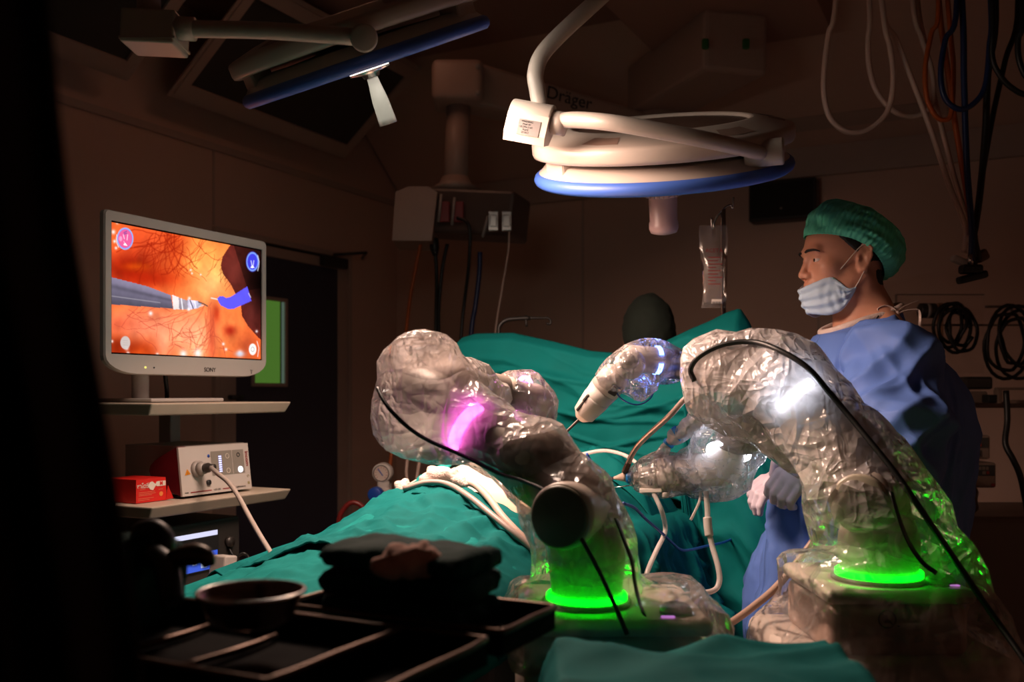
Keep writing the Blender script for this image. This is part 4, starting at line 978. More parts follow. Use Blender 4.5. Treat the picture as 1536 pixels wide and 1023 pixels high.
# gauze and cord lying on the drape
def wad(name, label, pts, r, m, seed, cat='gauze'):
    def f(p): return chain(p, pts, r, .015)
    arr = np.array(pts); pad = max(r)+.02
    V, Fc = surfnet(f, arr.min(0)-pad, arr.max(0)+pad, .0045)
    N = normals(V, Fc); V = crinkle(V, N, .012, 38, seed); V = relax(V, Fc, 1, .4)
    return mk(name, (V, Fc), m, None, label, cat, fix=False)
wad('gauze_swab', 'bunched white gauze on the hip drape beside the cord', [on_drape(636, 742, .028), on_drape(655, 736, .032), on_drape(680, 737, .030), on_drape(698, 746, .026)], [.013, .018, .015, .009], M_gauze, 3)
wad('gauze_swab', 'small white gauze tip on the far edge of the hip drape', [on_drape(596, 752, .01), on_drape(606, 746, .014)+UP*.008, on_drape(610, 740, .014)+UP*.015], [.010, .014, .006], M_gauze, 6)
cable('suction_tube', 'pale grey tube lying across the hip drape from the gauze tip', [on_drape(605, 752, .026), on_drape(640, 745, .03), on_drape(672, 748, .03), on_drape(705, 768, .03), on_drape(735, 793, .03), on_drape(765, 818, .03), on_drape(792, 841, .03), on_drape(805, 855, .03)], .0065, mat('grey_tube', (.42, .33, .30), .4), None, 'tube')
cable('suction_tube', 'cream flat tube pair curving from the gauze down beside the bare belly', [on_drape(695, 742, .028), on_drape(714, 750, .03), on_drape(734, 770, .03), on_drape(752, 795, .03), on_drape(772, 817, .03), on_drape(792, 836, .03)], .0075, M_pinkw, None, 'tube')
t = thing('towel_clamp', 'small steel towel clamp gripping the leg drape edge', 'clamp', on_drape(570, 822))
g = G(); q0, q1, q2 = on_drape(545, 832, .012), on_drape(568, 823, .016), on_drape(577, 818, .014); g.tube([q0, (q0+q1)/2+UP*.004, q1], .0022, 8, 4); mk('jaw', g, M_steel, t)
g = G(); w_ = nrm(q2-q1); 
for s in (0, 1):
    c = q1+w_*.012*s+UP*.003; ring = [c+.007*(math.cos(2*PI*i/12)*w_+math.sin(2*PI*i/12)*nrm(np.cross(UP, w_))) for i in range(12)]; g.tube(ring, .0016, 6, 1, closed=True)
mk('finger_rings', g, M_steel, t)

# tubing over the side drape
def sidep(u, v, off=.02, b0=.33):
    # point on the hanging face of the drape
    best = P(u, v, 2.2)
    for Y in np.arange(1.6, 3., .004):
        p = P(u, v, Y)
        if p@E2-BC < b0: return P(u, v, Y-off)
    return best
SY = lambda u, v, o=.05: sidep(u, v, o, .42)
cable('clear_tube', 'clear tube hanging in a bend under the endoscope arm to the left robot', [P(978, 735, 2.1), P(992, 765, 2.08), SY(998, 790), SY(995, 805), SY(985, 825), SY(972, 855), SY(966, 880)], .0052, M_tube, 'clear tubes under the endoscope arm', 'tube')
cable('clear_tube', 'clear tube with white sleeve looping under the endoscope arm', [P(1059, 737, 2.05), P(1061, 765, 2.04), P(1062, 790, 2.03), P(1068, 818, 2.02), P(1077, 850, 2.0), P(1079, 872, 1.99), P(1070, 886, 1.98), P(1040, 891, 1.96), P(1000, 893, 1.92), P(970, 889, 1.86)], .0058, M_tube, 'clear tubes under the endoscope arm', 'tube')
cable('tube_sleeve', 'white ribbed sleeve on the looping clear tube', [P(1061, 776, 2.035), P(1062, 790, 2.03), P(1064, 804, 2.026)], .009, M_plast, None, 'sleeve')
cable('tube_tail', 'thin clear tube tail hanging beside the sleeved tube', [P(1051, 737, 2.07), P(1049, 752, 2.06), P(1042, 768, 2.05), P(1036, 780, 2.05)], .003, M_tube, None, 'tube')
cable('blue_cable', 'thin blue cable draped across the hanging teal drape', [SY(935, 755), SY(952, 762), SY(968, 778), SY(990, 797), SY(1006, 812), SY(1020, 824), SY(1034, 825), SY(1060, 819), SY(1090, 812), SY(1112, 800)], .0032, M_dblue)
cable('suction_tube', 'beige thick tube rising from the left robot base toward the right robot', [P(1040, 962, 1.62), P(1062, 952, 1.68), P(1095, 935, 1.75), P(1130, 910, 1.8), P(1165, 880, 1.84), P(1200, 838, 1.86), P(1228, 800, 1.86), P(1245, 770, 1.84)], .0072, mat('beige_tube', (.42, .28, .21), .4), None, 'tube')
cable('blue_cable', 'thin blue cable lying on the chest drape behind the left robot arm', [P(880, 680, 2.35), P(888, 695, 2.34), on_drape(893, 712, .02), on_drape(905, 722, .02)], .003, M_dblue)
cable('suction_tube', 'pale tube curving over the chest drape behind the metal tube', [P(870, 682, 2.42), P(905, 676, 2.40), P(935, 682, 2.36), P(955, 695, 2.30), P(962, 706, 2.25)], .0048, M_tube, None, 'tube')

# ---- stands behind
t = thing('drip_stand', 'steel drip stand with two hooks holding up the right end of the screen drape', 'drip stand', A(*RM(2.72, -.70, 0)))
q = P(1085, 462, 2.735); pb = A(q[0], q[1], 0.05); pt_ = A(q[0], q[1], P(1084, 314, 2.735)[2])
mk('pole', G().cyl(pb, pt_, .0075, .0075, 16), M_steel, t)
Yp = 2.735
for hk in ([(1084, 315), (1076, 324), (1071, 335), (1071, 342), (1068, 340), (1067, 327)], [(1084, 315), (1090, 310), (1096, 308), (1099, 312), (1100, 306), (1100, 296)]):
    mk('hook', G().tube([P(u, v, Yp) for u, v in hk], .0035, 10, 6), M_steel, t)
for k in range(5):
    a = 2*PI*k/5; dr = A(math.cos(a), math.sin(a), 0); g = G(); g.tube([pb+UP*.03, pb+dr*.12+UP*.02], .012, 10, 1); lg = mk('leg', g, M_steel, t)
    g = G(); g.ball(pb+dr*.12-UP*.02, .03, 14); mk('caster', g, M_black, lg)
# IV bag
t = thing('drip_bag', 'clear drip bag with red print hanging from the left hook of the stand', 'drip bag', P(1070, 460, 2.71))
Yb = 2.70
def bagp(u, v, o): return P(u, v, Yb+o)
nu, nv = 15, 26; rowsF = []; rowsB = []
for j in range(nv):
    t_ = j/(nv-1); v = 338+t_*(462-338); ul = np.interp(t_, [0, .1, .5, .8, 1], [1049, 1048, 1052, 1055, 1052]); ur = np.interp(t_, [0, .1, .5, .8, 1], [1090, 1092, 1091, 1090, 1088])
    th = .018*math.sin(PI*min(1, max(0, (t_-.12)/.85)))
    rF = []; rB = []
    for i in range(nu):
        s = i/(nu-1); bu = th*math.sin(PI*s)**.6+.003*noise.noise(Vector((s*5, t_*8, 1)))
        rF.append(bagp(ul+(ur-ul)*s, v, -bu)); rB.append(bagp(ul+(ur-ul)*s, v, bu*.8+.001))
    rowsF.append(rF); rowsB.append(rB)
g = G(); g.grid(np.array(rowsF)); g.grid(np.array(rowsB)); mk('bag', g, film_mat('drip_film', .10, .08, gl=1.2, bscale=14, bstr=.3), t)
g = G(); g.box(bagp(1069, 420, .004), (.050, .012, .13), None, .006); mk('liquid', g, mat('clear_liquid', (.55, .45, .4), .1, alpha=.25), t)
text('lettering', 'ACETA', .0155, bagp(1071, 376, -.021), A(1, 0, 0), UP, mat('red_print', (.30, .015, .02), .6), t, .0001, .0)
g = G()
for k in range(9):
    v = 386+k*5; w_ = (.035, .028, .04, .022)[k % 4]; q = bagp(1062 if k < 9 else 1064, v, -.021); g.box(q+A(w_/2, 0, 0), (w_, .0004, .002))
mk('red_print_lines', g, mat('red_print', (.55, .02, .03), .6), t)
g = G(); g.box(bagp(1075, 452, -.013), (.028, .0006, .012)); bl = mk('barcode_label', g, M_whiteink, t)
g = G()
for k in range(7): g.box(bagp(1069+k*2, 454, -.0138), (.0012+.0008*(k % 2), .0004, .006))
mk('barcode', g, M_ink, bl)
# dark hooked pole
t = thing('drip_pole', 'dark bent drip pole with hook behind the left end of the screen drape', 'drip stand', A(P(748, 500, 3.4)[0], 3.4, 0))
Yd = 3.4; q = P(748, 505, Yd)
mk('pole', G().tube([A(q[0], q[1], .03), P(748, 600, Yd), P(748, 505, Yd), P(750, 488, Yd), P(760, 480, Yd), P(775, 478, Yd), P(795, 477, Yd)], .0075, 12, 5), M_dark, t)
mk('hook_arm', G().tube([P(793, 477, Yd), P(815, 477, Yd), P(822, 477, Yd), P(826, 481, Yd), P(825, 486, Yd), P(820, 485, Yd)], .004, 10, 5), M_dark, t)
mk('hook', G().tube([P(789, 473, Yd), P(789, 482, Yd), P(790, 490, Yd)], .0045, 8, 2), M_dark, t)
# vacuum gauge on a rail post
t = thing('vacuum_regulator', 'white vacuum gauge with blue knob on a post beyond the hip drape', 'vacuum gauge', A(P(577, 700, 3.5)[0], 3.55, 0))
Yv = 3.5
mk('post', G().cyl(A(P(579, 0, Yv)[0], Yv+.05, 0), A(P(579, 0, Yv)[0], Yv+.05, 1.0), .014, .014, 16), M_grey, t)
mk('post_foot', G().cyl(A(P(579, 0, Yv)[0], Yv+.05, 0), A(P(579, 0, Yv)[0], Yv+.05, .03), .15, .14, 24), M_dark, t)
ax = nrm(A(-.18, -1, 0)); c = P(572, 710, Yv)
g = G(); g.cyl(c-ax*.035, c+ax*.0, .038, .036, 36, rnd=.004); g.box(P(573, 732, Yv)-ax*.018, (.045, .035, .09), None, .012, seg=3); g.cyl(P(574, 743, Yv)-ax*.035, P(574, 743, Yv), .034, .032, 30, rnd=.004); bd = mk('gauge_body', g, M_plast, t)
fd = c+ax*.001; sx = nrm(np.cross(UP, ax)); sx = sx if sx[0] > 0 else -sx
mk('dial', G().lathe([(.0001, .0005), (.027, .0005)], fd, ax, 32, cap=False), mat('dial_face', (.6, .5, .45), .3), bd)
g = G(); g.lathe([(.027, 0), (.027, .002), (.03, .002), (.03, 0)], fd, ax, 32, cap=False); mk('dial_rim', g, M_dark, bd)
g = G()
for k in range(11):
    a = math.radians(225-27*k); dr = sx*math.cos(a)+UP*math.sin(a); g.box(fd+ax*.001+dr*.021, (.005, .0008, .0015), np.array([dr, ax, np.cross(dr, ax)]))
mk('dial_marks', g, mat('red_print', (.55, .02, .03), .6), bd)
g = G(); dr = nrm(-sx*.75+UP*1.); g.box(fd+ax*.0015+dr*.005, (.032, .001, .004), np.array([dr, ax, np.cross(dr, ax)]), .0004); mk('needle', g, M_dblue, bd)
g = G(); q = P(566, 741, Yv-.03); g.cyl(q, q+ax*.035, .028, .026, 30, rnd=.004); mk('blue_knob', g, M_dblue, t)
g = G(); q = P(584, 740, Yv-.01); g.cyl(q, q+A(.02, 0, 0), .014, .013, 20, rnd=.003); mk('blue_button', g, M_dblue, t)
cable('suction_tube', 'dark red tube arching low beside the door behind the leg drape', pl([(508, 800, 3.3), (509, 778, 3.3), (516, 763, 3.3), (527, 754, 3.3), (540, 757, 3.3), (548, 770, 3.3), (552, 800, 3.3)]), .009, mat('dark_red_tube', (.16, .012, .01), .4), None, 'tube')
cable('gas_hose', 'pale hose curving down on the wall side of the vacuum gauge', pl([(616, 660, 3.6), (611, 690, 3.6), (610, 715, 3.6), (617, 740, 3.6), (622, 800, 3.6)]), .006, M_pinkw, None, 'hose')
cable('gas_hose', 'second pale hose hanging close to the left robot bag beside the gauge', pl([(633, 670, 3.55), (628, 700, 3.55), (624, 730, 3.55), (622, 800, 3.55)]), .006, M_pinkw, None, 'hose')
# =================================================================== SURGICAL ROBOTS
from mathutils.bvhtree import BVHTree
M_hous = mat('robot_housing', (.62, .53, .46), .38, var=.04)
M_link = mat('robot_link', (.30, .25, .22), .4, var=.06)
M_cap = mat('robot_cap', (.15, .14, .10), .4, var=.05)
L_green = emis('green_light', (0., 1., .004), 9.)
L_pink = emis('pink_light', (1., .14, .75), 7.)
L_pinks = emis('pink_light_dim', (1., .2, .85), 9.)
L_white = emis('white_light', (.78, .84, 1.), 18.)
L_blue = emis('blue_light', (.10, .22, 1.), 14.)
def sdf_part(name, fn, pts, pad, h, m, parent, rl=1, label=None):
    arr = np.array(pts); V, Fc = surfnet(fn, arr.min(0)-pad, arr.max(0)+pad, h)
    if rl: V = relax(V, Fc, rl)
    return mk(name, (V, Fc), m, parent, label, fix=False)
def limb(name, pts, rs, m, parent, k=.02, h=.006, label=None):
    return sdf_part(name, lambda p: chain(p, pts, rs, k), pts, max(rs)+.02, h, m, parent, 1, label)
def band(c, ax, r, w, n=48, th=.0025, a0=0., a1=2*PI, ref=None):
    g = G(); g.lathe([(r-th, -w/2), (r, -w/2), (r+th, -w*.3), (r+th, w*.3), (r, w/2), (r-th, w/2)], c, ax, n, cap=False, a0=a0, a1=a1, ref=ref); return g
def band_cam(c, ax, r, w, half, th=.003):
    ax = nrm(ax); tc_ = nrm(A(0, 0, Z0)-c); tc_ = nrm(tc_-ax*np.dot(tc_, ax)); h = math.radians(half)
    return band(c, ax, r, w, 40, th, -h, h, ref=np.cross(tc_, ax))
def robot_base(t, RC, bx, w, d, zt, rr, ext):
    """RC ring centre, bx centre of the body in plan"""
    x0, y0 = bx
    g = G(); g.box(A(x0, y0, zt-.0125), (w, d, .025), None, .012, seg=3); mk('top_plate', g, M_hous, t)
    g = G(); g.box(A(x0, y0+.005, zt-.07), (w-.015, d-.015, .09), None, .02, seg=3); bh = mk('upper_housing', g, mat('robot_housing_pink', (.5, .36, .30), .4, var=.05), t)
    g = G(); g.box(A(x0+.01, y0+.03, zt-.135), (w+ext, d+.08, .05), None, .03, seg=4); mk('bumper', g, M_hous, t)
    for s in ((-1, 1) if ext > .1 else (1,)):
        g = G(); q = A(x0+.01+s*(w/2+.025), y0-.06, zt-.125); g.tube([q+A(0, .08, 0), q+A(0, -.02, 0), q+A(-s*.03, -.045, 0), q+A(-s*.07, -.05, 0)], .014, 12, 6); mk('handle', g, M_hous, t)
    g = G(); g.box(A(x0+.01, y0+.05, (zt-.16+.12)/2), (w+ext*.4, d-.03, zt-.28), None, .03, seg=3); mk('cart_body', g, M_hous, t)
    g = G(); g.box(A(x0+.01, y0+.05, .10), (w+.16, d+.10, .08), None, .03, seg=3); mk('cart_foot', g, M_grey, t)
    for i in (-1, 1):
        for j in (-1, 1):
            g = G(); q = A(x0+.01+i*(w/2+.04), y0+.05+j*(d/2), .032); g.cyl(q-A(.012, 0, 0), q+A(.012, 0, 0), .032, .032, 18, rnd=.004); mk('caster', g, M_black, t)
    g = G(); q = A(x0+w*.33, y0-d*.32, zt+.001); g.lathe([(.024, 0), (.024, .006), (.018, .013), (.008, .016), (.0001, .017)], q, UP, 28); mk('knob', g, M_black, t, label='glossy black knob')
    g = G(); g.lathe([(rr+.012, 0), (rr+.012, .006), (rr+.004, .008)], A(RC[0], RC[1], zt), UP, 48); mk('ring_seat', g, M_link, t)
    mk('light_ring', band(RC, UP, rr+.003, .011, 64), L_green, t, label='glowing green ring')
    return bh
rtA = thing('surgical_robot', 'left surgical robot arm with glowing pink rings and green base ring', 'surgical robot', A(.15, 1.53, 0))
RA = P(880, 893, 1.5)
robot_base(rtA, RA, (.150, 1.52), .28, .28, RA[2]-.012, .057, .03)
g = G(); q = P(1002, 928, 1.40); g.box(A(q[0], q[1], RA[2]-.012+.002), (.020, .008, .002), None, .001); mk('violet_plate', g, emis('violet_emission', (.7, .25, .8), .8), rtA)  # small emissive violet plate on the base top
sA = P(872, 765, 1.52)
limb('column', [RA+UP*.004, RA+UP*.06, sA+A(.0, .01, -.02)], [.056, .055, .053], M_hous, rtA)
axA = nrm(A(-.5, -.86, .03))
g = G(); g.lathe([(.052, -.09), (.052, 0), (.05, .012), (.047, .014)], P(846, 774, 1.45), axA, 48); mk('shoulder_joint', g, M_hous, rtA)
g = G(); g.lathe([(.0475, .012), (.0465, .018), (.043, .02), (.0001, .021)], P(846, 774, 1.45), axA, 48); mk('joint_cap', g, M_cap, rtA, label='dark round joint cap')
eA = P(632, 588, 1.70)
limb('upper_arm', [P(862, 752, 1.52), P(806, 697, 1.56), P(712, 648, 1.615)], [.055, .057, .0425], M_hous, rtA)
limb('elbow', [P(700, 640, 1.62), P(650, 603, 1.68), eA], [.041, .045, .045], M_link, rtA)  # darker link colour paints the shade on this elbow
dA = nrm(P(700, 640, 1.62)-P(806, 697, 1.56)+A(0, 0, .012))
mk('light_ring', band_cam(P(707, 645, 1.617), dA, .0475, .021, 58), L_pink, rtA, label='glowing pink ring on the upper arm')
limb('forearm', [eA+A(.01, .03, .005), P(690, 580, 1.80), P(752, 590, 1.88)], [.042, .040, .036], M_link, rtA)
limb('wrist', [P(762, 592, 1.885), P(800, 606, 1.93), P(812, 628, 1.96)], [.036, .036, .030], M_hous, rtA)
mk('light_ring', band(P(786, 600, 1.91), nrm(A(.9, -.42, -.05)), .0455, .009, 48, .003), L_pinks, rtA, label='thin glowing pink ring at the wrist')
limb('tool_holder', [P(812, 634, 1.98), P(792, 680, 2.08)], [.026, .018], M_hous, rtA, h=.005)
mk('tool_shaft', G().cyl(P(792, 680, 2.08), P(772, 728, 2.2), .0028, .0028, 10), M_steel, rtA)

rtB = thing('surgical_robot', 'right surgical robot arm with one glowing white ring and green base ring', 'surgical robot', A(.6, 1.68, 0))
RB = P(1318, 858, 1.65)
zB = RB[2]-.012
bhB = robot_base(rtB, RB, (.630, 1.69), .245, .27, zB, .066, .12)
g = G(); q = P(1432, 886, 1.58); g.box(A(q[0], q[1], zB+.003), (.016, .007, .002), None, .001); mk('violet_plate', g, emis('violet_emission', (.7, .25, .8), .8), rtB)  # small emissive violet plate, as on the left base
# no-step symbol on the housing front
yf = 1.69+.005-(.27-.015)/2-.001
cS = A(P(1331, 929, yf)[0], yf, P(1331, 929, yf)[2])
g = G(); fr_ = A(0, -1, 0); g.lathe([(.0125, 0), (.0125, .0006), (.0152, .0006), (.0152, 0)], cS, fr_, 32, cap=False)
g.box(cS+A(0, -.0006, 0), (.026, .0005, .0022), np.array([nrm(A(1, 0, -1)), A(0, 1, 0), nrm(A(1, 0, 1))]))
g.box(cS+A(-.001, -.0006, .002), (.004, .0005, .011), np.array([nrm(A(1, 0, .3)), A(0, 1, 0), nrm(A(-.3, 0, 1))])); g.box(cS+A(.001, -.0006, -.004), (.010, .0005, .004), None)
g.ball(cS+A(.0185, 0, -.0105), .0022, 10)
mk('no_step_symbol', g, mat('dark_symbol', (.06, .015, .012), .5), bhB)
sB = P(1315, 742, 1.68)
limb('column', [RB+UP*.004, RB+UP*.05, sB+A(.005, .01, -.03)], [.064, .062, .056], M_hous, rtB)
axB = nrm(A(-.55, -.82, .02))
g = G(); g.lathe([(.054, -.10), (.054, 0), (.05, .008)], P(1292, 752, 1.61), axB, 48); mk('shoulder_joint', g, M_hous, rtB)
g = G(); g.lathe([(.047, .006), (.0465, .016), (.042, .019), (.0001, .021)], P(1292, 752, 1.61), axB, 48); mk('joint_cap', g, mat('pale_cap', (.5, .44, .34), .3), rtB, label='pale round joint cap')
limb('upper_arm', [P(1312, 735, 1.69), P(1262, 670, 1.73), P(1198, 600, 1.77)], [.060, .062, .054], M_hous, rtB)
eB = P(1118, 560, 1.86)
limb('elbow', [P(1188, 590, 1.78), P(1150, 572, 1.83), eB], [.052, .056, .052], M_plast, rtB)
dB = nrm(P(1198, 600, 1.77)-P(1262, 670, 1.73))
mk('light_ring', band_cam(P(1197, 598, 1.772), dB, .0570, .017, 40), L_white, rtB, label='glowing white ring on the upper arm')
limb('forearm', [eB+A(-.01, .03, 0), P(1075, 553, 1.97), P(1058, 551, 2.03)], [.046, .042, .032], M_plast, rtB)
limb('forearm_sleeve', [P(1044, 550, 2.06), P(1004, 550, 2.12)], [.031, .027], M_dark, rtB, h=.005)
# wrist with the blue ring and the tool
axT = nrm(A(-1, -.22, .06)); cR = P(975, 540, 2.1)
g = G(); g.lathe([(.027, -.06), (.029, -.02), (.030, .02), (.030, .05), (.026, .062)], cR, axT, 40); wr = mk('wrist', g, M_plast, rtB)
for a0, a1 in ((math.radians(15), math.radians(70)), (math.radians(110), math.radians(165)), (math.radians(200), math.radians(340))):
    mk('light_segment', band(cR-axT*.016, axT, .0305, .010, 20, .002, a0, a1, ref=UP), L_blue, wr, label='glowing blue segment')
g = G(); q = P(945, 546, 2.06); g.ball(q, .033, 24); ax = nrm(A(-.2, -1, .25)); g.cyl(q, q+ax*.036, .022, .021, 28, rnd=.003); g.cyl(q+ax*.03, q+ax*.039, .014, .013, 24); mk('wrist_joint', g, M_plast, rtB)
tp0, tp1 = P(930, 556, 2.08), P(870, 628, 2.13); ta = nrm(tp1-tp0); TL = np.linalg.norm(tp1-tp0)
g = G(); g.lathe([(.02, 0), (.033, .010), (.034, TL*.38)], tp0, ta, 40); g.lathe([(.0335, TL*.39), (.031, TL*.56), (.029, TL*.6)], tp0, ta, 40); g.lathe([(.0315, TL*.57), (.0315, TL*.60), (.0255, TL*.9), (.022, TL*.92), (.012, TL), (.006, TL*1.01)], tp0, ta, 40)
tb_ = mk('tool_body', g, M_plast, rtB, label='cream tapered instrument drive')
sd = nrm(np.cross(ta, A(0, 1, 0))); vw = nrm(np.cross(sd, ta)); vw = vw if vw[1] < 0 else -vw; sd = sd if sd[0] > 0 else -sd
g = G(); n_ = nrm(vw+sd*.5); q = tp0+ta*TL*.24+n_*.0345; g.box(q, (.021, .006, .023), np.array([np.cross(ta, n_), n_, ta]), .004, seg=3); mk('dark_window', g, M_dark, tb_)
for k, (tt, ll) in enumerate(((.62, .02), (.78, .028))):
    n_ = nrm(vw*.75-sd*.65); rr_ = .031 if k == 0 else .0275; q = tp0+ta*TL*tt+n_*rr_; g = G(); g.box(q, (.006, .006, ll), np.array([np.cross(ta, n_), n_, ta]), .002); mk('latch', g, M_dark, tb_)
mk('tool_shaft', G().cyl(tp1, tp1+(P(772, 722, 2.32)-tp1), .0030, .0028, 12), M_dark, rtB, label='thin dark instrument shaft')
cable('blue_cable', 'thin blue wire looping under the wrist with the blue ring', [P(922, 585, 2.07), P(932, 598, 2.06), P(948, 606, 2.05), P(962, 606, 2.05), P(975, 598, 2.06), P(981, 586, 2.08)], .0016, M_dblue)
cable('blue_cable', 'thin blue wire along the far side of the tapered instrument drive', [P(902, 562, 2.12), P(893, 572, 2.12), P(884, 582, 2.12), P(878, 592, 2.11)], .0016, M_dblue)

# third arm holding the endoscope
rtC = thing('surgical_robot', 'third robot arm holding the endoscope low, based behind the right robot', 'surgical robot', A(.72, 1.99, 0))
cC = A(P(1305, 860, 2.0)[0], 2.015, .93)
g = G(); g.box(A(cC[0], cC[1]+.0, .88), (.18, .16, .1), None, .03, seg=3); g2 = mk('upper_housing', g, M_hous, rtC)
g = G(); g.box(A(cC[0], cC[1], .46), (.17, .15, .74), None, .03, seg=3); mk('cart_body', g, M_hous, rtC)
g = G(); g.box(A(cC[0], cC[1]+.01, .06), (.24, .15, .08), None, .03, seg=3); mk('cart_foot', g, M_grey, rtC)
for i in (-1, 1):
    for j in (-1, 1):
        g = G(); q = A(cC[0]+i*.1, cC[1]+.01+j*.05, .02); g.cyl(q-A(.01, 0, 0), q+A(.01, 0, 0), .02, .02, 14); mk('caster', g, M_black, rtC)
limb('column', [cC, P(1292, 735, 1.96)], [.052, .048], M_hous, rtC)
limb('upper_arm', [P(1288, 728, 1.96), P(1230, 690, 1.94), P(1165, 655, 1.97)], [.046, .044, .040], M_hous, rtC)
limb('elbow', [P(1158, 652, 1.98), P(1122, 652, 2.0), P(1098, 660, 2.03)], [.038, .036, .034], M_link, rtC)
limb('wrist', [P(1096, 672, 2.04), P(1085, 700, 2.06), P(1040, 708, 2.10)], [.034, .036, .036], mat('cream_plastic', (.82, .75, .69), .4, var=.03), rtC)
mk('light_ring', band(P(1093, 678, 2.045), nrm(A(-.25, -.40, -.9)), .044, .010, 48, .003), L_white, rtC, label='glowing white ring at the wrist')
M_cream = mat('cream_plastic', (.82, .75, .69), .4, var=.03)
ec0, ec1 = P(1044, 709, 2.10), P(992, 711, 2.13); ea = nrm(ec1-ec0); EL = np.linalg.norm(ec1-ec0)
g = G(); g.lathe([(.034, 0), (.0395, .006), (.0395, EL*.45), (.038, EL*.46), (.038, EL*.5), (.0395, EL*.51), (.0395, EL)], ec0, ea, 40); mk('endoscope_body', g, M_cream, rtC)
fe = np.array([ea, nrm(np.cross(UP, ea)), nrm(np.cross(ea, np.cross(UP, ea)))])
g = G(); g.box(P(977, 716, 2.135), (.042, .07, .050), fe, .006, seg=3); hbk = mk('clamp_block', g, M_cream, rtC)
g = G(); g.box(P(981, 734, 2.12), (.050, .06, .010), fe, .002); mk('clamp_plate', g, M_cream, rtC)
g = G(); q = P(998, 738, 2.09); g.cyl(q, q-UP*.012, .009, .008, 16, rnd=.002); mk('clamp_screw', g, M_plast, rtC)
text('lettering', '10', .017, P(976, 724, 2.0985), A(1, .04, 0), UP, M_ink, hbk, .0003, .0004)
g = G(); q0 = P(964, 717, 2.145); q1 = P(951, 717, 2.15); g.cyl(q0, q1, .016, .014, 24, rnd=.002); mk('neck', g, M_link, rtC)
g = G(); g.cyl(P(949, 716, 2.15), P(941, 716, 2.155), .0145, .0145, 28, rnd=.002); mk('blue_seal', g, mat('bright_blue_plastic', (.01, .22, .62), .4), rtC, label='bright blue ring')
g = G(); tdir = nrm(P(905, 720, 2.18)-P(940, 716, 2.155)); g.lathe([(.013, 0), (.011, .006), (.005, .024), (.0036, .03)], P(940, 715, 2.155), tdir, 24); mk('trocar_cone', g, M_pinkw, rtC)
mk('trocar_shaft', G().cyl(P(940, 715, 2.155)+tdir*.024, P(850, 726, 2.24), .0035, .0035, 12), M_steel, rtC)
mk('guide_rod', G().cyl(P(952, 727, 2.14), P(905, 734, 2.17), .0014, .0014, 8), M_steel, rtC)
mtube = thing('smoke_tube', 'bent metallic tube rising from the endoscope cone to the right robot bag', 'tube', P(935, 712, 2.15))
mk('tube', G().tube([P(941, 700, 2.145), P(947, 684, 2.14), P(958, 667, 2.12), P(975, 650, 2.08), P(992, 635, 2.04), P(1008, 620, 2.0), P(1024, 602, 1.98), P(1036, 592, 1.97)], .0062, 14, 8), mat('brushed_tube', (.5, .36, .32), .3, .5), mtube)
mk('tube_joint', G().tube([P(936, 709, 2.15), P(939, 703, 2.147), P(943, 694, 2.143)], [.0062, .0072, .0068], 14, 4), mat('dark_copper', (.12, .07, .05), .35, .6), mtube)

# =================================================================== CLEAR PLASTIC DRAPE BAGS
M_filmA = film_mat('film', .37, .30, tint=(.98, .90, .88), gl=.8, bscale=26, bstr=.6)
M_filmB = film_mat('milky_film', .50, .3, tint=(.99, .93, .92), gl=.85, bscale=28, bstr=.6)
M_filmC = film_mat('clear_film', .15, .26, tint=(.95, .92, .95), gl=.8, bscale=40, bstr=.5)
M_filmM = film_mat('column_film', .20, .26, tint=(.97, .90, .87), gl=.85, bscale=24, bstr=.55)
M_filmL = film_mat('base_film', .07, .16, tint=(.95, .86, .82), gl=.9, bscale=20, bstr=.5)
M_filmW = film_mat('wrist_film', .09, .22, tint=(.95, .92, .95), gl=.9, bscale=38, bstr=.55)
BV = {}
def bake(ob, ang=13):
    bpy.context.view_layer.update(); dg = bpy.context.evaluated_depsgraph_get(); dg.update()
    me = bpy.data.meshes.new_from_object(ob.evaluated_get(dg)); old = ob.data; ob.modifiers.clear(); ob.data = me; me.name = ob.name; bpy.data.meshes.remove(old)
    me.set_sharp_from_angle(angle=math.radians(ang))
def bag(key, name, label, chains, k, h, m, amp=(.016, .003), sc=(10., 28.), extra=None, seed=0., clip=None, ratio=.042, bb=None, zclear=0, zmid=.15):
    ch = []
    for L in chains: ch.append(([P(u, v, Y) for u, v, Y, r in L], [px(r, Y) for u, v, Y, r in L]))
    def fn(p):
        d = None
        for pts, rs in ch:
            e = chain(p, pts, rs, .03); d = e if d is None else smin(d, e, k)
        if extra is not None: d = smin(d, extra(p), k)
        if clip is not None: d = np.maximum(d, clip(p))
        return d
    allp = np.array([q for pts, rs in ch for q in pts]); mr = max(max(rs) for _, rs in ch)+.03
    lo, hi = allp.min(0)-mr, allp.max(0)+mr
    if bb is not None: lo = np.minimum(lo, bb[0]); hi = np.maximum(hi, bb[1])
    V, Fc = surfnet(fn, lo, hi, h); V = relax(V, Fc, 1)
    N = normals(V, Fc)
    V = crinkle(V, N, amp[0], sc[0], seed, (1., 1., 1.25), False)
    N = normals(V, Fc); V = crinkle(V, N, amp[1], sc[1], seed+5, (1.3, 1., .8), True)
    N = normals(V, Fc); f = fbm(V, 9., seed+9, 2); V = V+N*(f*.006)[:, None]
    if clip is not None: pass
    ob = mk(name, (V, Fc), [m, M_filmM, M_filmL] if zclear else m, None, label, 'plastic drape', fix=False)
    if zclear: ob.data.polygons.foreach_set('material_index', (V[Fc].mean(1)[:, 2] < zclear).astype(int)+(V[Fc].mean(1)[:, 2] < zclear+zmid).astype(int))
    md = ob.modifiers.new('facets', 'DECIMATE'); md.ratio = ratio; bake(ob)
    BV[key] = BVHTree.FromPolygons(V.tolist(), Fc.tolist())
    return ob
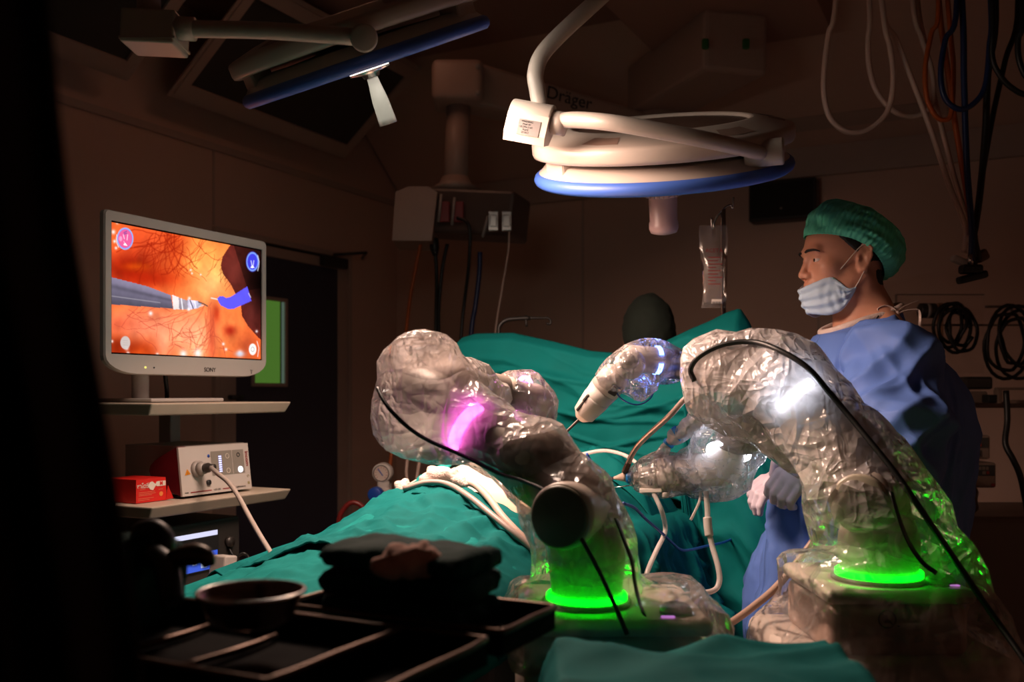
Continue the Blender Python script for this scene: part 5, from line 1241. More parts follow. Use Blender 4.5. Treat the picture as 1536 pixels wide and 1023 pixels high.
def on_bag(key, u, v, off=.011, Yd=1.6):
    o = Vector((0, 0, Z0)); d = Vector((P(u, v, 1.)-A(0, 0, Z0)).tolist()).normalized()
    hit = BV[key].ray_cast(o, d)
    if hit[0] is None: return P(u, v, Yd)
    return np.array(hit[0])-np.array(d)*off
zA = RA[2]-.012
bag('A', 'plastic_drape', 'clear crumpled plastic drape bag over the left robot arm and its base',
    [[(630, 556, 1.64, 60), (622, 622, 1.64, 58), (664, 622, 1.66, 64), (712, 642, 1.63, 54), (804, 696, 1.57, 58), (852, 758, 1.53, 70), (876, 830, 1.51, 74), (884, 888, 1.5, 80)], [(630, 556, 1.66, 55), (700, 590, 1.76, 46), (738, 596, 1.82, 26)]],
    .035, .0062, M_filmA, extra=lambda p: rbox(p, A(.155, 1.52, zA-.03), (.160, .160, .05), .03), seed=1.3, zclear=zA+.03, zmid=.10, bb=(A(-.05, 1.33, zA-.11), A(.36, 1.72, zA+.1)))
bag('A2', 'plastic_drape', 'small clear plastic bag over the wrist with the thin pink ring',
    [[(742, 600, 1.88, 34), (785, 607, 1.92, 44), (797, 640, 1.96, 38)], [(785, 607, 1.92, 44), (806, 660, 2.0, 24)]], .02, .0055, M_filmW, (.010, .003), (17., 40.), seed=7.7)
bag('B', 'plastic_drape', 'large milky plastic drape bag over the right robot arm and its base',
    [[(1058, 550, 1.98, 38), (1075, 562, 1.9, 52), (1122, 566, 1.86, 62), (1182, 578, 1.79, 68), (1218, 618, 1.76, 60), (1272, 690, 1.72, 66), (1305, 765, 1.67, 84), (1322, 850, 1.65, 92)],
     [(1085, 600, 1.92, 46), (1120, 618, 1.9, 36)], [(1142, 520, 1.84, 26), (1175, 516, 1.84, 22)], [(1120, 618, 1.92, 40), (1172, 640, 1.88, 44), (1216, 676, 1.84, 40)],
     [(1290, 680, 1.7, 52), (1370, 760, 1.68, 40), (1425, 860, 1.64, 44), (1475, 975, 1.6, 54)]],
    .04, .0066, M_filmB, (.021, .0035), (9.5, 28.), extra=lambda p: smin(rbox(p, A(.630, 1.69, zB-.05), (.135, .145, .075), .03), rbox(p, A(.645, 1.70, zB-.17), (.20, .19, .07), .05), .06), seed=3.1, zclear=zB+.02, bb=(A(.40, 1.45, zB-.28), A(.90, 1.93, zB)))
bag('C', 'plastic_drape', 'clear plastic bag over the endoscope wrist with the glowing white ring',
    [[(1130, 650, 2.0, 38), (1092, 668, 2.05, 48), (1075, 702, 2.08, 44), (1045, 708, 2.1, 36)], [(1092, 690, 2.06, 46), (1102, 712, 2.06, 30)]], .02, .0055, M_filmC, (.012, .003), (17., 40.), seed=12.)
bag('D', 'plastic_drape', 'tight clear film around the endoscope body beside the blue ring',
    [[(1040, 710, 2.1, 30), (990, 712, 2.13, 31), (968, 714, 2.14, 24), (962, 715, 2.145, 15)]], .02, .005, M_filmW, (.005, .0025), (24., 50.), seed=15.)
bag('E', 'plastic_drape', 'clear plastic bag over the wrist with the glowing blue ring',
    [[(1008, 549, 2.12, 28), (978, 541, 2.1, 28), (948, 548, 2.06, 30), (920, 566, 2.08, 26)], [(945, 560, 2.06, 26), (962, 574, 2.04, 18), (972, 568, 2.05, 16)]], .02, .005, M_filmW, (.008, .003), (20., 44.), seed=19.)
# twisted tails of film tied with blue tape
t = thing('film_tail', 'twisted plastic film tail tied with blue tape beside the endoscope', 'plastic drape', P(1005, 665, 2.1))
V, Fc = surfnet(lambda p: chain(p, [P(1062, 618, 2.02), P(1036, 640, 2.06), P(1012, 656, 2.1), P(1004, 664, 2.12), P(996, 676, 2.13), P(984, 700, 2.13)], [.026, .022, .0155, .007, .013, .016], .008), P(970, 720, 2.0), P(1090, 600, 2.18), .0045) if False else surfnet(lambda p: chain(p, [P(1062, 618, 2.02), P(1036, 640, 2.06), P(1012, 656, 2.1), P(1004, 664, 2.12), P(996, 676, 2.13), P(984, 700, 2.13)], [.026, .022, .0155, .007, .013, .016], .008), A(.26, 1.97, 1.09), A(.50, 2.19, 1.32), .0045)
N = normals(V, Fc); V = crinkle(V, N, .007, 30, 4.); mk('film', (V, Fc), M_filmB, t, fix=False)
for (u, v, Y, r, d_) in ((1003, 665, 2.12, .012, (-.6, .1, -.8)), (1017, 651, 2.09, .018, (-.8, .2, -.55))):
    g = band(P(u, v, Y), nrm(A(*d_)), r, .011, 24, .001); mk('blue_tape', g, mat('bright_blue_plastic', (.01, .22, .62), .4), t)

# straps and cables lying on the bags
cable('black_cable', 'thin black cable crossing the left robot bag from its rim down to the base', [on_bag('A', u, v) for u, v in ((566, 582), (576, 602), (592, 622), (616, 644), (645, 662), (680, 677), (712, 692), (748, 710), (786, 722), (826, 742), (856, 782), (880, 822), (903, 866), (924, 912), (941, 952))], .0034, M_black)
def ribbon(name, label, pts, w_, m):
    g = G(); g.tube(pts, w_, 8, 4, flat=.3); return mk(name, g, m, None, label, 'strap')
ribbon('black_strap', 'black strap hanging down the right side of the left robot bag', [on_bag('A', u, v, .007) for u, v in ((924, 778), (936, 810), (948, 842), (952, 872), (958, 900), (966, 922))], .0052, M_black)
cable('black_cable', 'thick black cable arching over the right robot bag down to the lower right corner', [on_bag('B', u, v, .009, Yd) for u, v, Yd in ((1042, 572, 1.9), (1036, 554, 1.88), (1050, 534, 1.86), (1085, 517, 1.8), (1130, 513, 1.76), (1170, 526, 1.72), (1212, 552, 1.7), (1245, 590, 1.68), (1272, 622, 1.66), (1310, 668, 1.64), (1345, 712, 1.62))]+[on_bag('B', 1385, 770, .012, 1.56), on_bag('B', 1430, 836, .012, 1.55), on_bag('B', 1480, 910, .012, 1.5), P(1540, 995, 1.46), P(1580, 1060, 1.42)], .0052, M_black)
ribbon('black_strap', 'black strap hanging on the front of the right robot bag', [on_bag('B', u, v, .008) for u, v in ((1337, 738), (1345, 765), (1355, 795), (1368, 822), (1385, 845), (1405, 860))], .0058, M_black)
# =================================================================== SURGEON
YS = 2.45
O = P(1272, 395, YS)
Fv = nrm(A(-.9945, -.1045, 0)); Lv = np.cross(UP, Fv)
HF = np.array([Fv, Lv, UP])
def hw(f, l, z): return O+Fv*f+Lv*l+UP*z
def hl(p): return (p-O)@HF.T
su = thing('person', 'surgeon in blue gown, green cap and lowered mask facing left', 'person', A(O[0]+.02, O[1], 0))
M_sskin = mat('surgeon_skin', (.66, .32, .21), .45, var=.06, vscale=30, sss=.12, bump=.05, bscale=300)
def skull(q, e=0.): return ellip(q, (.006, 0, .042), (.104+e, .076+e, .088+e))
def head_sdf(p):
    q = hl(p); qa = np.stack([q[:, 0], np.abs(q[:, 1]), q[:, 2]], 1)
    d = skull(q)
    d = smin(d, ellip(q, (.050, 0, -.028), (.057, .060, .080)), .03)
    d = smin(d, capsule(qa, (.012, .052, -.045), (.030, .048, -.075), .016, .015), .03)
    d = smin(d, capsule(qa, (.030, .047, -.075), (.080, .015, -.100), .016, .014), .025)
    d = smin(d, ellip(q, (.086, 0, -.097), (.016, .018, .015)), .015)
    d = smin(d, ellip(qa, (.070, .046, -.016), (.022, .018, .018)), .02)
    d = smin(d, capsule(qa, (.1075, .0, .024), (.100, .040, .027), .0095, .008), .016)
    # sockets
    d = smax(d, -ellip(qa, (.112, .032, .004), (.014, .017, .011)), .012)
    # lids
    eb = qa-np.array([.0915, .032, .003]); er = np.linalg.norm(eb, axis=1)
    d = smin(d, np.maximum(er-.0142, -(eb[:, 2]-.0030+.1*eb[:, 0])), .004)
    d = smin(d, np.maximum(er-.0138, (eb[:, 2]+.0036)), .004)
    # nose
    d = smin(d, capsule(q, (.1055, 0, .014), (.1185, 0, -.026), .0065, .0085), .008)
    d = smin(d, ellip(q, (.1195, 0, -.033), (.0105, .0105, .009)), .007)
    d = smin(d, ellip(qa, (.109, .0125, -.036), (.011, .0075, .0085)), .006)
    d = smax(d, -ellip(qa, (.1125, .0065, -.0435), (.006, .0032, .003)), .003)
    # lips and philtrum
    d = smin(d, ellip(q, (.101, 0, -.056), (.0125, .022, .010)), .01)
    d = smin(d, ellip(q, (.106, 0, -.0615), (.0075, .021, .0045)), .004)
    d = smin(d, ellip(q, (.1045, 0, -.0705), (.0075, .018, .005)), .004)
    # ear
    ang = math.radians(16); ce = np.array([-.004, .0745, .004]); v = qa-ce
    ex = v[:, 0]*math.cos(ang)-v[:, 1]*math.sin(ang)*-1; ey = -v[:, 0]*math.sin(ang)*-1*-1+v[:, 1]*math.cos(ang)
    ey = v[:, 1]*math.cos(ang)+v[:, 0]*math.sin(ang); ex = v[:, 0]*math.cos(ang)-v[:, 1]*math.sin(ang)
    e = np.stack([ex-.10*v[:, 2]*-1*.6, ey, v[:, 2]], 1)
    ear = ellip(e, (0, .004, .002), (.0185, .0055, .033))
    rim = None
    pts = [(.010, .004, .020), (.004, .008, .031), (-.008, .010, .033), (-.017, .011, .022), (-.018, .010, .004), (-.013, .008, -.014), (-.004, .006, -.028), (.004, .005, -.030)]
    rim = chain(e, pts, [.0028, .003, .0032, .0034, .0032, .003, .0045, .004], .003)
    ear = smin(ear, rim, .003)
    ear = smax(ear, -ellip(e, (.003, .0105, -.002), (.0085, .0065, .013)), .004)
    ear = smax(ear, -ellip(e, (-.004, .0115, .017), (.009, .0045, .008)), .003)
    ear = smin(ear, capsule(e, (-.011, .0085, .014), (-.010, .0085, -.010), .0026), .003)
    ear = smin(ear, ellip(e, (.0125, .008, -.003), (.0035, .0035, .006)), .003)
    d = smin(d, ear, .005)
    # neck
    nk = capsule(q, (-.020, 0, -.03), (-.036, 0, -.22), .060, .064)
    nk = smin(nk, capsule(qa, (-.022, .052, -.05), (.008, .018, -.20), .013, .013), .03)
    nk = smin(nk, ellip(q, (.020, 0, -.150), (.013, .013, .018)), .02)
    nk = smin(nk, capsule(qa, (-.06, .03, -.12), (-.075, .13, -.225), .035, .045), .05)
    d = smin(d, nk, .03)
    return np.maximum(d, -(q[:, 2]+.235))
V, Fc = surfnet(head_sdf, O+A(-.17, -.19, -.245), O+A(.17, .19, .15), .0031); V = relax(V, Fc, 1, .5)
# body below, coarse, hidden in the clothing, joined into the same mesh
nb_ = hw(-.036, 0, -.18)
shN, shF = P(1338, 540, 2.27), A(0, 0, 0); shF = shN-Lv*.36
elN, wrN = P(1336, 668, 2.11), P(1212, 702, 2.10)
elF, wrF = P(1240, 660, 2.62), P(1196, 712, 2.40)
hipc = A(nb_[0]-.01, nb_[1], .92)
def body_sdf(p):
    d = chain(p, [nb_-UP*.02, nb_-UP*.16, nb_-UP*.36+Fv*.02, hipc], [.06, .125, .115, .125], .06)
    d = smin(d, chain(p, [shN, shN-(shN-shF)*.5-UP*.02, shF], [.055, .08, .055], .04), .05)
    for a, b, c in ((shN, elN, wrN), (shF, elF, wrF)): d = smin(d, chain(p, [a, b, c], [.048, .038, .026], .02), .03)
    for s in (-1, 1):
        hp = hipc+Lv*s*.085
        d = smin(d, chain(p, [hp, hp-UP*.42+Fv*.03, hp-UP*.84], [.085, .055, .036], .02), .04)
        d = smin(d, chain(p, [hp-UP*.86, hp-UP*.885+Fv*.14], [.036, .026], .02), .02)
    return d
V2, F2 = surfnet(body_sdf, A(O[0]-.32, O[1]-.46, 0.0), A(O[0]+.30, O[1]+.34, 1.50), .017); V2 = relax(V2, F2, 1)
VV = np.concatenate([V, V2]); FF = np.concatenate([Fc, F2+len(V)])
mk('body', (VV, FF), M_sskin, su, fix=False)
# eyes, brows, hair
for s in (-1, 1):
    g = G(); c = hw(.0915, s*.032, .003); g.ball(c, .0125, 20); ey = mk('eye', g, mat('eye_white', (.7, .6, .55), .25), su)
    g = G(); gd = nrm(Fv+A(0, 0, -.05)-Lv*.10); g.lathe([(.0060, .0107), (.004, .0122), (.0001, .0128)], c, gd, 20); mk('iris', g, mat('dark_iris', (.02, .01, .006), .15), ey)
M_hair = mat('black_hair', (.010, .008, .008), .55, var=.3, vscale=200, bump=.3, bscale=400)
for s in (-1, 1):
    e_ = 0 if s > 0 else -.0035
    pts = [hw(.1175+e_, s*.013, .0240), hw(.1165+e_, s*.0265, .0265), hw(.108, s*.044, .0262), hw(.098, s*.055, .021)]
    g = G(); g.tube(pts, [.0035, .0046, .004, .0015], 8, 5, flat=.7); mk('eyebrow', g, M_hair, su)
def hair_sdf(p):
    q = hl(p); f, z = q[:, 0], q[:, 2]
    d = np.minimum(skull(q, .0045), capsule(q, (-.020, 0, -.03), (-.036, 0, -.22), .0635, .066))
    reg = np.minimum(np.maximum(f-.050+.25*(.04-z), .006+.9*f-z), np.maximum(f+.026, -.082-z))
    return smax(d, reg, .004)
V, Fc = surfnet(hair_sdf, O+A(-.15, -.12, -.10), O+A(.15, .12, .145), .0045); V = crinkle(V, normals(V, Fc), .002, 90, 2.); mk('hair', (V, Fc), M_hair, su, fix=False)
# cap
M_cap2 = mat('mint_cap_fabric', (.14, .74, .52), .85, var=.10, vscale=60, bump=.15, bscale=500)
cd = nrm(A(.207, 0, .114)); cn = A(-cd[2], 0, cd[0]); cm = A(.0125, 0, .013)
nth, nhh = 220, 56; rows = []
for j in range(nhh):
    h = j/(nhh-1); row = []
    for i in range(nth):
        th = 2*PI*i/nth; ct, st = math.cos(th), math.sin(th)
        prof = np.interp(h, [0, .06, .14, .30, .5, .7, .85, .95, 1.], [.965, .985, 1.05, 1.13, 1.09, .92, .66, .38, .0])
        zz_ = np.interp(h, [0, .06, .14, .30, .5, .7, .85, .95, 1.], [0, .006, .018, .046, .082, .109, .123, .129, .131])
        bf = 1.0+(.04*ct if ct > 0 else -.02*ct)
        prof *= 1-(.10*ct if ct > 0 else .03*ct)*min(1, h*2.)
        r1, r2 = .113*prof*bf, .0885*prof
        # band of gathers at the edge, then pleats fanning over the crown
        pl_ = .0034*math.sin(th*58+2.2*noise.noise(Vector((ct*3, st*3, h*4))))*min(1, h*9)*min(1, (1-h)*2.2)
        wr_ = .007*noise.noise(Vector((ct*2.2, st*2.2, h*3.4+4)))+.005*noise.noise(Vector((ct*5, st*5, h*7)))+.0065*abs(noise.noise(Vector((ct*1.5+h*3, st*2, h*5+9))))
        k = 1+(pl_+wr_*min(1, h*6))/.1
        if h < .05: k += .012*math.sin(th*70)
        zz_ += .026*(1-ct*ct)*max(0, 1-h*2.2)
        if ct < -.3: zz_ -= .018*min(1, h*5)*(1-h)*(-ct-.3)
        q = cm+cd*(r1*k*ct)+A(0, 1, 0)*(r2*k*st)+cn*(zz_*(1+.04*noise.noise(Vector((ct*2, st*2, 3)))))
        row.append(hw(*q))
    row.append(row[0]); rows.append(row)
g = G(); g.grid(np.array(rows)); mk('cap', g, M_cap2, su, label='mint green pleated bouffant cap', fix=True, solid=.0008)
# mask pulled below the nose
topc = [(.009, .066, -.067), (.030, .066, -.070), (.046, .060, -.056), (.068, .051, -.041), (.098, .033, -.052), (.118, .012, -.063)]
topc = topc+[(.122, 0., -.066)]
botc = [(.009, .067, -.069), (.016, .064, -.086), (.028, .058, -.108), (.043, .050, -.126), (.066, .036, -.134), (.090, .014, -.130), (.096, 0., -.127)]
def mir(L): return L+[(a, -b, c) for a, b, c in reversed(L[:-1])]
tcp, _ = catmull([A(*q) for q in mir(topc)], [1]*13, 6); bcp, _ = catmull([A(*q) for q in mir(botc)], [1]*13, 6)
rows = []; nt_ = 26
for i in range(len(tcp)):
    row = []; s = i/(len(tcp)-1)
    for j in range(nt_):
        t_ = j/(nt_-1); q = tcp[i]*(1-t_)+bcp[i]*t_
        out = A(1., 0, -.25) if abs(q[1]) < .02 else nrm(A(.75, 1.2*np.sign(q[1])*min(1, abs(q[1])/.05), -.2))
        bul = .007*math.sin(PI*t_)**.8*min(1, min(s, 1-s)*6)
        ple = .0022*math.sin(t_*PI*7)*min(1, min(s, 1-s)*8)
        cr_ = .006*abs(noise.noise(Vector((s*22, t_*2, 2))))
        row.append(hw(*(q+out*(bul+ple+cr_+.004))))
    rows.append(row)
g = G(); g.grid(np.array(rows)); mkm = mk('mask', g, mat('mask_fabric', (.55, .72, .90), .85, var=.04, vscale=40, bump=.15, bscale=500), su, label='pale blue face mask pulled below the nose', solid=.0012)
for s in (-1, 1):
    g = G(); g.tube([hw(.066, s*.056, -.043), hw(.045, s*.066, -.018), hw(.022, s*.075, .012), hw(.006, s*.083, .031), hw(-.008, s*.086, .036), hw(-.016, s*.082, .022)], .0013, 8, 5); mk('ear_loop', g, M_whiteink, mkm)
    g = G(); g.tube([hw(.014, s*.070, -.068), hw(.006, s*.075, -.052), hw(-.001, s*.081, -.034), hw(-.012, s*.083, -.016)], .0013, 8, 5); mk('ear_loop', g, M_whiteink, mkm)
    g = G(); c = hw(.0665, s*.0575, -.0475); g.cyl(c, c+Lv*s*.001+Fv*.001, .0035, .0035, 14); mk('green_dot', g, M_cap2, mkm)
# gown
M_gown = mat('blue_gown_fabric', (.105, .20, .56), .62, var=.05, vscale=8, bump=.08, bscale=600, spec=.35)
M_gown2 = mat('dark_gown_back', (.05, .09, .25), .65, var=.06)
GR = [  # v, u_left, u_right, half width across (m)
    (478, 1236, 1346, .082), (496, 1232, 1352, .110), (514, 1222, 1364, .150), (535, 1210, 1384, .188), (560, 1200, 1404, .205), (600, 1190, 1430, .212), (650, 1184, 1446, .210), (700, 1176, 1444, .205), (760, 1166, 1432, .205), (840, 1154, 1420, .215), (930, 1146, 1416, .225), (1060, 1132, 1412, .235), (1160, 1124, 1408, .240)]
zs = [Z0+(HV-r[0])*YS/F_ for r in GR]; nzr, nph = 170, 220; rows = []
for i in range(nzr):
    t_ = (i/(nzr-1))**1.25; z = zs[0]+(zs[-1]-zs[0])*t_; zi = -z
    uL = np.interp(zi, [-q for q in zs], [r[1] for r in GR]); uR = np.interp(zi, [-q for q in zs], [r[2] for r in GR]); hlr = np.interp(zi, [-q for q in zs], [r[3] for r in GR])
    xc = ((uL+uR)/2-CX)*YS/F_; hf = (uR-uL)/2*YS/F_; row = []
    for k in range(nph):
        ph = 2*PI*k/nph; c, s = math.cos(ph), math.sin(ph); e = .82
        cx_, sy_ = np.sign(c)*abs(c)**e, np.sign(s)*abs(s)**e
        q = A(xc, YS, z)+Fv*hf*cx_+Lv*hlr*sy_
        if i < 12:  # tilt the neckline: low in front, high at the back
            w_ = 1-i/12; q = q+UP*(-.034*c*w_-.004*w_)
        low = min(1, max(0, (1.42-z)/.12))
        fo = .020*noise.noise(Vector((c*2.6, s*2.6, z*1.6+3)))+.018*noise.noise(Vector((c*5+z*.6, s*5, z*1.3)))+.016*(abs(noise.noise(Vector((c*4+z*4, s*4, z*5+2))))-.25)+.012*noise.noise(Vector((ph*4, 0, z*.6)))*max(0, 1.1-z)+.016*rdg(c*3+z*2, s*3, z*4+9)+.010*rdg(c*6, s*6+z*5, 13.)
        fo *= (1. if c > -.2 else max(.35, 1+(c+.2)*1.5))
        fo += (.036*vfl(c*1.6+z*1.2, s*1.6, z*2.2+9)+.016*vfl(c*3.5-z*3, s*3.5, z*4+19))*(1 if c > -.3 else .4)
        q = q+(Fv*c+Lv*s)*fo*low
        row.append(q)
    row.append(row[0]); rows.append(row)
g = G(); g.grid(np.array(rows)); gw = mk('gown', g, M_gown, su, solid=.0015)
def sleeve(pts, rs, seed):
    pp, rr = catmull([A(*q) for q in pts], rs, 26); Vv, Ff = sweep(pp, rr, 110, False, False)
    Vv = np.array(Vv); Ff = [tuple(q) for q in Ff]; N = normals(Vv, Ff)
    if np.dot(N.mean(0), N.mean(0)) < 0: pass
    cen = np.repeat(np.array(pp), 110, axis=0); rad = Vv-cen; rad /= np.linalg.norm(rad, axis=1, keepdims=True)
    cr = np.array([.050*vfl(v[0]*4+v[2]*3, v[1]*4, v[2]*5+seed)+.030*vfl(v[0]*8-v[2]*6, v[1]*7, v[2]*8+seed+5)+.020*vfl(v[0]*13+v[2]*5, v[1]*13, v[2]*11+seed+8)+.022*noise.noise(Vector((v[0]*5, v[1]*5, v[2]*7+seed))) for v in Vv])
    Vv = Vv+rad*(cr-.012)[:, None]
    return Vv, Ff
Vv, Ff = sleeve([P(1318, 520, 2.36), P(1340, 545, 2.25), P(1356, 600, 2.165), P(1340, 668, 2.115), P(1286, 694, 2.10), P(1222, 703, 2.10)], [.078, .092, .092, .084, .068, .046], 4.)
mk('sleeve', (Vv, Ff), M_gown, su, solid=.0015)
Vv, Ff = sleeve([shF+UP*.01, shF+Fv*.03-UP*.1, elF+Fv*.0, wrF-Fv*.02], [.085, .088, .075, .045], 9.)
mk('sleeve', (Vv, Ff), M_gown, su, solid=.0015)
ring = []
for k in range(48):
    ph = 2*PI*k/48; c, s = math.cos(ph), math.sin(ph); z = zs[0]; xc = (1291-CX)*YS/F_
    ring.append(A(xc, YS, z+.002)+Fv*(.0935*np.sign(c)*abs(c)**.82)+Lv*(.083*np.sign(s)*abs(s)**.82)+UP*(-.034*c-.004))
g = G(); g.tube(ring, .0095, 10, 1, closed=True); col_ = mk('collar', g, M_gauze, gw, label='white neck binding')
kn = ring[24]+UP*.004
def rib(pts, w_): 
    g = G(); g.tube(pts, w_, 8, 6, flat=.28); return mk('neck_tie', g, M_gauze, gw, label='white tie')
kx = lambda u, v, o=0.: P(u, v, YS-.075-o*.5)
rib([kx(1345, 470), kx(1338, 462), kx(1326, 459), kx(1316, 464), kx(1322, 469), kx(1336, 471), kx(1345, 471)], .006)
rib([kx(1345, 470), kx(1352, 462), kx(1364, 456), kx(1378, 451)], .0028)
rib([kx(1345, 471), kx(1356, 467), kx(1368, 465), kx(1378, 466), kx(1380, 478), kx(1378, 493)], .006)
g = G(); g.ball(kx(1345, 470), .008, 14); mk('knot', g, M_gauze, gw)
g = G(); g.tube([kx(1306, 492, .075), kx(1312, 482, .07), kx(1318, 474, .06)], .0022, 8, 3); mk('neck_cord', g, M_dark, su, label='dark cord at the neck')
# gloved hands
M_glove = mat('lilac_glove', (.60, .52, .62), .45, var=.04)
def glove(c, d, n, side, parent):
    d = nrm(d); n = nrm(n-d*np.dot(n, d)); s = np.cross(n, d)*side
    c = np.asarray(c); parts = []
    for off, ln, bend in ((-.031, (.033, .022, .018), 1.05), (-.010, (.042, .027, .020), 1.0), (.011, (.045, .029, .021), .95), (.031, (.040, .026, .020), .8)):
        q = c+d*.040+s*off; pts = [q]; ang = .35
        for l_, r_ in zip(ln, (0, .75, .6)):
            ang += r_*bend; q = q+(d*math.cos(ang)-n*math.sin(ang))*l_; pts.append(q)
        parts.append((pts, [.0100, .0095, .0088, .0078]))
    th = [c-d*.022+s*.030-n*.004, c+d*.004+s*.054-n*.012, c+d*.032+s*.060-n*.024, c+d*.054+s*.052-n*.034]
    wr = c-d*.085
    def fn(p):
        dd = ellip(p, c, (.052, .043, .019), np.array([d, s, n]))
        dd = smin(dd, capsule(p, wr, c-d*.03, .031, .030), .02)
        for pts, rs in parts: dd = smin(dd, chain(p, pts, rs, .003), .006)
        dd = smin(dd, capsule(p, th[0], th[1], .0155, .0125), .014); dd = smin(dd, chain(p, th[1:], [.012, .0105, .009], .003), .004)
        return dd
    allp = np.array([q for pts, _ in parts for q in pts]+th+[wr]); V, Fc = surfnet(fn, allp.min(0)-.045, allp.max(0)+.045, .0034); V = relax(V, Fc, 1, .4)
    return mk('glove', (V, Fc), M_glove, parent, fix=False)
glove(P(1203, 700, 2.10), A(-.55, .10, -.62), A(-.25, -.75, .55), -1, su)
glove(P(1176, 716, 2.37), A(-.85, -.25, -.25), A(-.1, -.3, .95), 1, su)
# trousers and clogs
M_scrub = mat('scrub_fabric', (.02, .12, .12), .85, var=.1)
for s in (-1, 1):
    hp = hipc+Lv*s*.085
    g = G(); g.tube([hp-UP*.05, hp-UP*.45+Fv*.03, hp-UP*.84], [.105, .085, .07], 24, 6); mk('trouser_leg', g, M_scrub, su)
    c = hp-UP*.86
    sdf_part('clog', lambda p, c=c: smin(ellip(p, c+Fv*.05-UP*.012, (.13, .048, .046), HF), rbox(p, c+Fv*.04-UP*.046, (.12, .045, .012), .01, HF), .01), [c-Fv*.09-UP*.05, c+Fv*.19+UP*.04], .05, .009, mat('white_clog', (.5, .45, .42), .5), su)

# =================================================================== PERSON BEHIND THE SCREEN
an = thing('person', 'person in a dark cap with only the back of the head above the screen drape', 'person', A(P(972, 0, 3.3)[0], 3.3, 0))
hc = P(972, 500, 3.3)
def an_sdf(p):
    d = ellip(p, hc+UP*.0, (.078, .10, .11))
    d = smin(d, capsule(p, hc-UP*.06, hc-UP*.20, .058, .062), .03)
    d = smin(d, ellip(p, hc+A(0, .085, -.03), (.05, .03, .06)), .03); d = smin(d, ellip(p, hc+A(0, .115, -.02), (.011, .016, .02)), .012)
    for s in (-1, 1): d = smin(d, ellip(p, hc+A(s*.079, 0, -.02), (.008, .018, .03)), .006)
    d = smin(d, chain(p, [hc-UP*.24, hc-UP*.5, hc-UP*.76], [.12, .13, .14], .05), .07)
    for s in (-1, 1):
        sh_ = hc+A(s*.19, 0, -.25); d = smin(d, chain(p, [sh_, sh_+A(s*.05, .06, -.27), sh_+A(-s*.02, .27, -.35)], [.06, .045, .034], .02), .06)
        h_ = sh_+A(-s*.03, .33, -.36); d = smin(d, ellip(p, h_, (.04, .05, .02)), .02)
        for k in range(4): d = smin(d, capsule(p, h_+A((k-1.5)*.019, .03, 0), h_+A((k-1.5)*.021, .09, -.012), .009, .008), .006)
        d = smin(d, capsule(p, h_+A(-s*.03, 0, 0), h_+A(-s*.055, .045, 0), .010, .008), .008)
        d = smin(d, chain(p, [hc+A(s*.09, 0, -.78), hc+A(s*.10, .02, -1.15), A(hc[0]+s*.1, hc[1], .08)], [.085, .06, .04], .02), .05)
        d = smin(d, capsule(p, A(hc[0]+s*.1, hc[1], .05), A(hc[0]+s*.1, hc[1]+.15, .035), .04, .03), .02)
    return d
V, Fc = surfnet(an_sdf, A(hc[0]-.36, hc[1]-.2, 0), A(hc[0]+.36, hc[1]+.5, hc[2]+.15), .014); V = relax(V, Fc, 1); mk('body', (V, Fc), M_sskin, an, fix=False)
V, Fc = surfnet(lambda p: np.maximum(smin(ellip(p, hc+A(0, -.012, .012), (.088, .118, .122)), ellip(p, hc+A(0, -.05, -.02), (.078, .075, .09)), .03), -(p[:, 2]-hc[2]+.085)+np.maximum(0, (p[:, 1]-hc[1])*.9)), hc-A(.13, .16, .14), hc+A(.13, .15, .16), .008)
V = crinkle(V, normals(V, Fc), .006, 22, 3.); mk('cap', (V, Fc), mat('dark_cap', (.012, .02, .014), .9, var=.2), an, fix=False)
def an_top(p):
    d = chain(p, [hc-UP*.24, hc-UP*.5, hc-UP*.86], [.135, .145, .16], .05)
    for s in (-1, 1):
        sh_ = hc+A(s*.19, 0, -.25); d = smin(d, chain(p, [sh_, sh_+A(s*.05, .06, -.25)], [.078, .07], .02), .06)
    return d
V, Fc = surfnet(an_top, A(hc[0]-.4, hc[1]-.2, hc[2]-1.05), A(hc[0]+.4, hc[1]+.3, hc[2]-.05), .016); mk('scrub_top', (V, Fc), M_scrub, an, fix=False)
# =================================================================== DARK EQUIPMENT AT THE RIGHT BACK
YE = 3.3
def eb(g, u0, u1, v0, v1, Y, d, bev=.004, mi=0):
    a, b = P(u0, v1, Y), P(u1, v0, Y); g.box(A((a[0]+b[0])/2, Y+d/2, (a[2]+b[2])/2), (b[0]-a[0], d, b[2]-a[2]), None, bev, mi); return g
t = thing('infusion_cart', 'dark equipment cart with rails behind the surgeon at the right edge', 'equipment cart', A(P(1480, 0, YE)[0], YE+.2, 0))
M_dkbr = mat('brown_enamel', (.20, .14, .11), .45, var=.06)
g = G(); q = P(1500, 700, YE+.25); g.box(A(q[0]+.05, YE+.38, .46), (.55, .5, .80), None, .02); mk('cabinet', g, M_dkbr, t)
for i in (-1, 1):
    for j in (-1, 1):
        g = G(); c = A(q[0]+.05+i*.22, YE+.38+j*.2, .05); g.cyl(c-A(.015, 0, 0), c+A(.015, 0, 0), .05, .05, 16); mk('caster', g, M_black, t)
g = G(); g.box(A(P(1478, 0, YE)[0], YE+.35, (P(0, 440, YE)[2]+.8)/2+.0), (.02, .02, P(0, 440, YE)[2]-.8), None, .004); mk('pole', g, mat('copper_pole', (.45, .26, .16), .3, .6), t)
g = G(); eb(g, 1495, 1600, 581, 585, YE, .02); eb(g, 1508, 1600, 600, 606, YE, .02); eb(g, 1496, 1504, 584, 606, YE, .03); eb(g, 1450, 1600, 604, 612, YE+.1, .4); mk('rail', g, M_dkbr, t)
g = G(); eb(g, 1452, 1482, 587, 605, YE+.05, .2, .006); mk('drawer', g, M_dkbr, t)
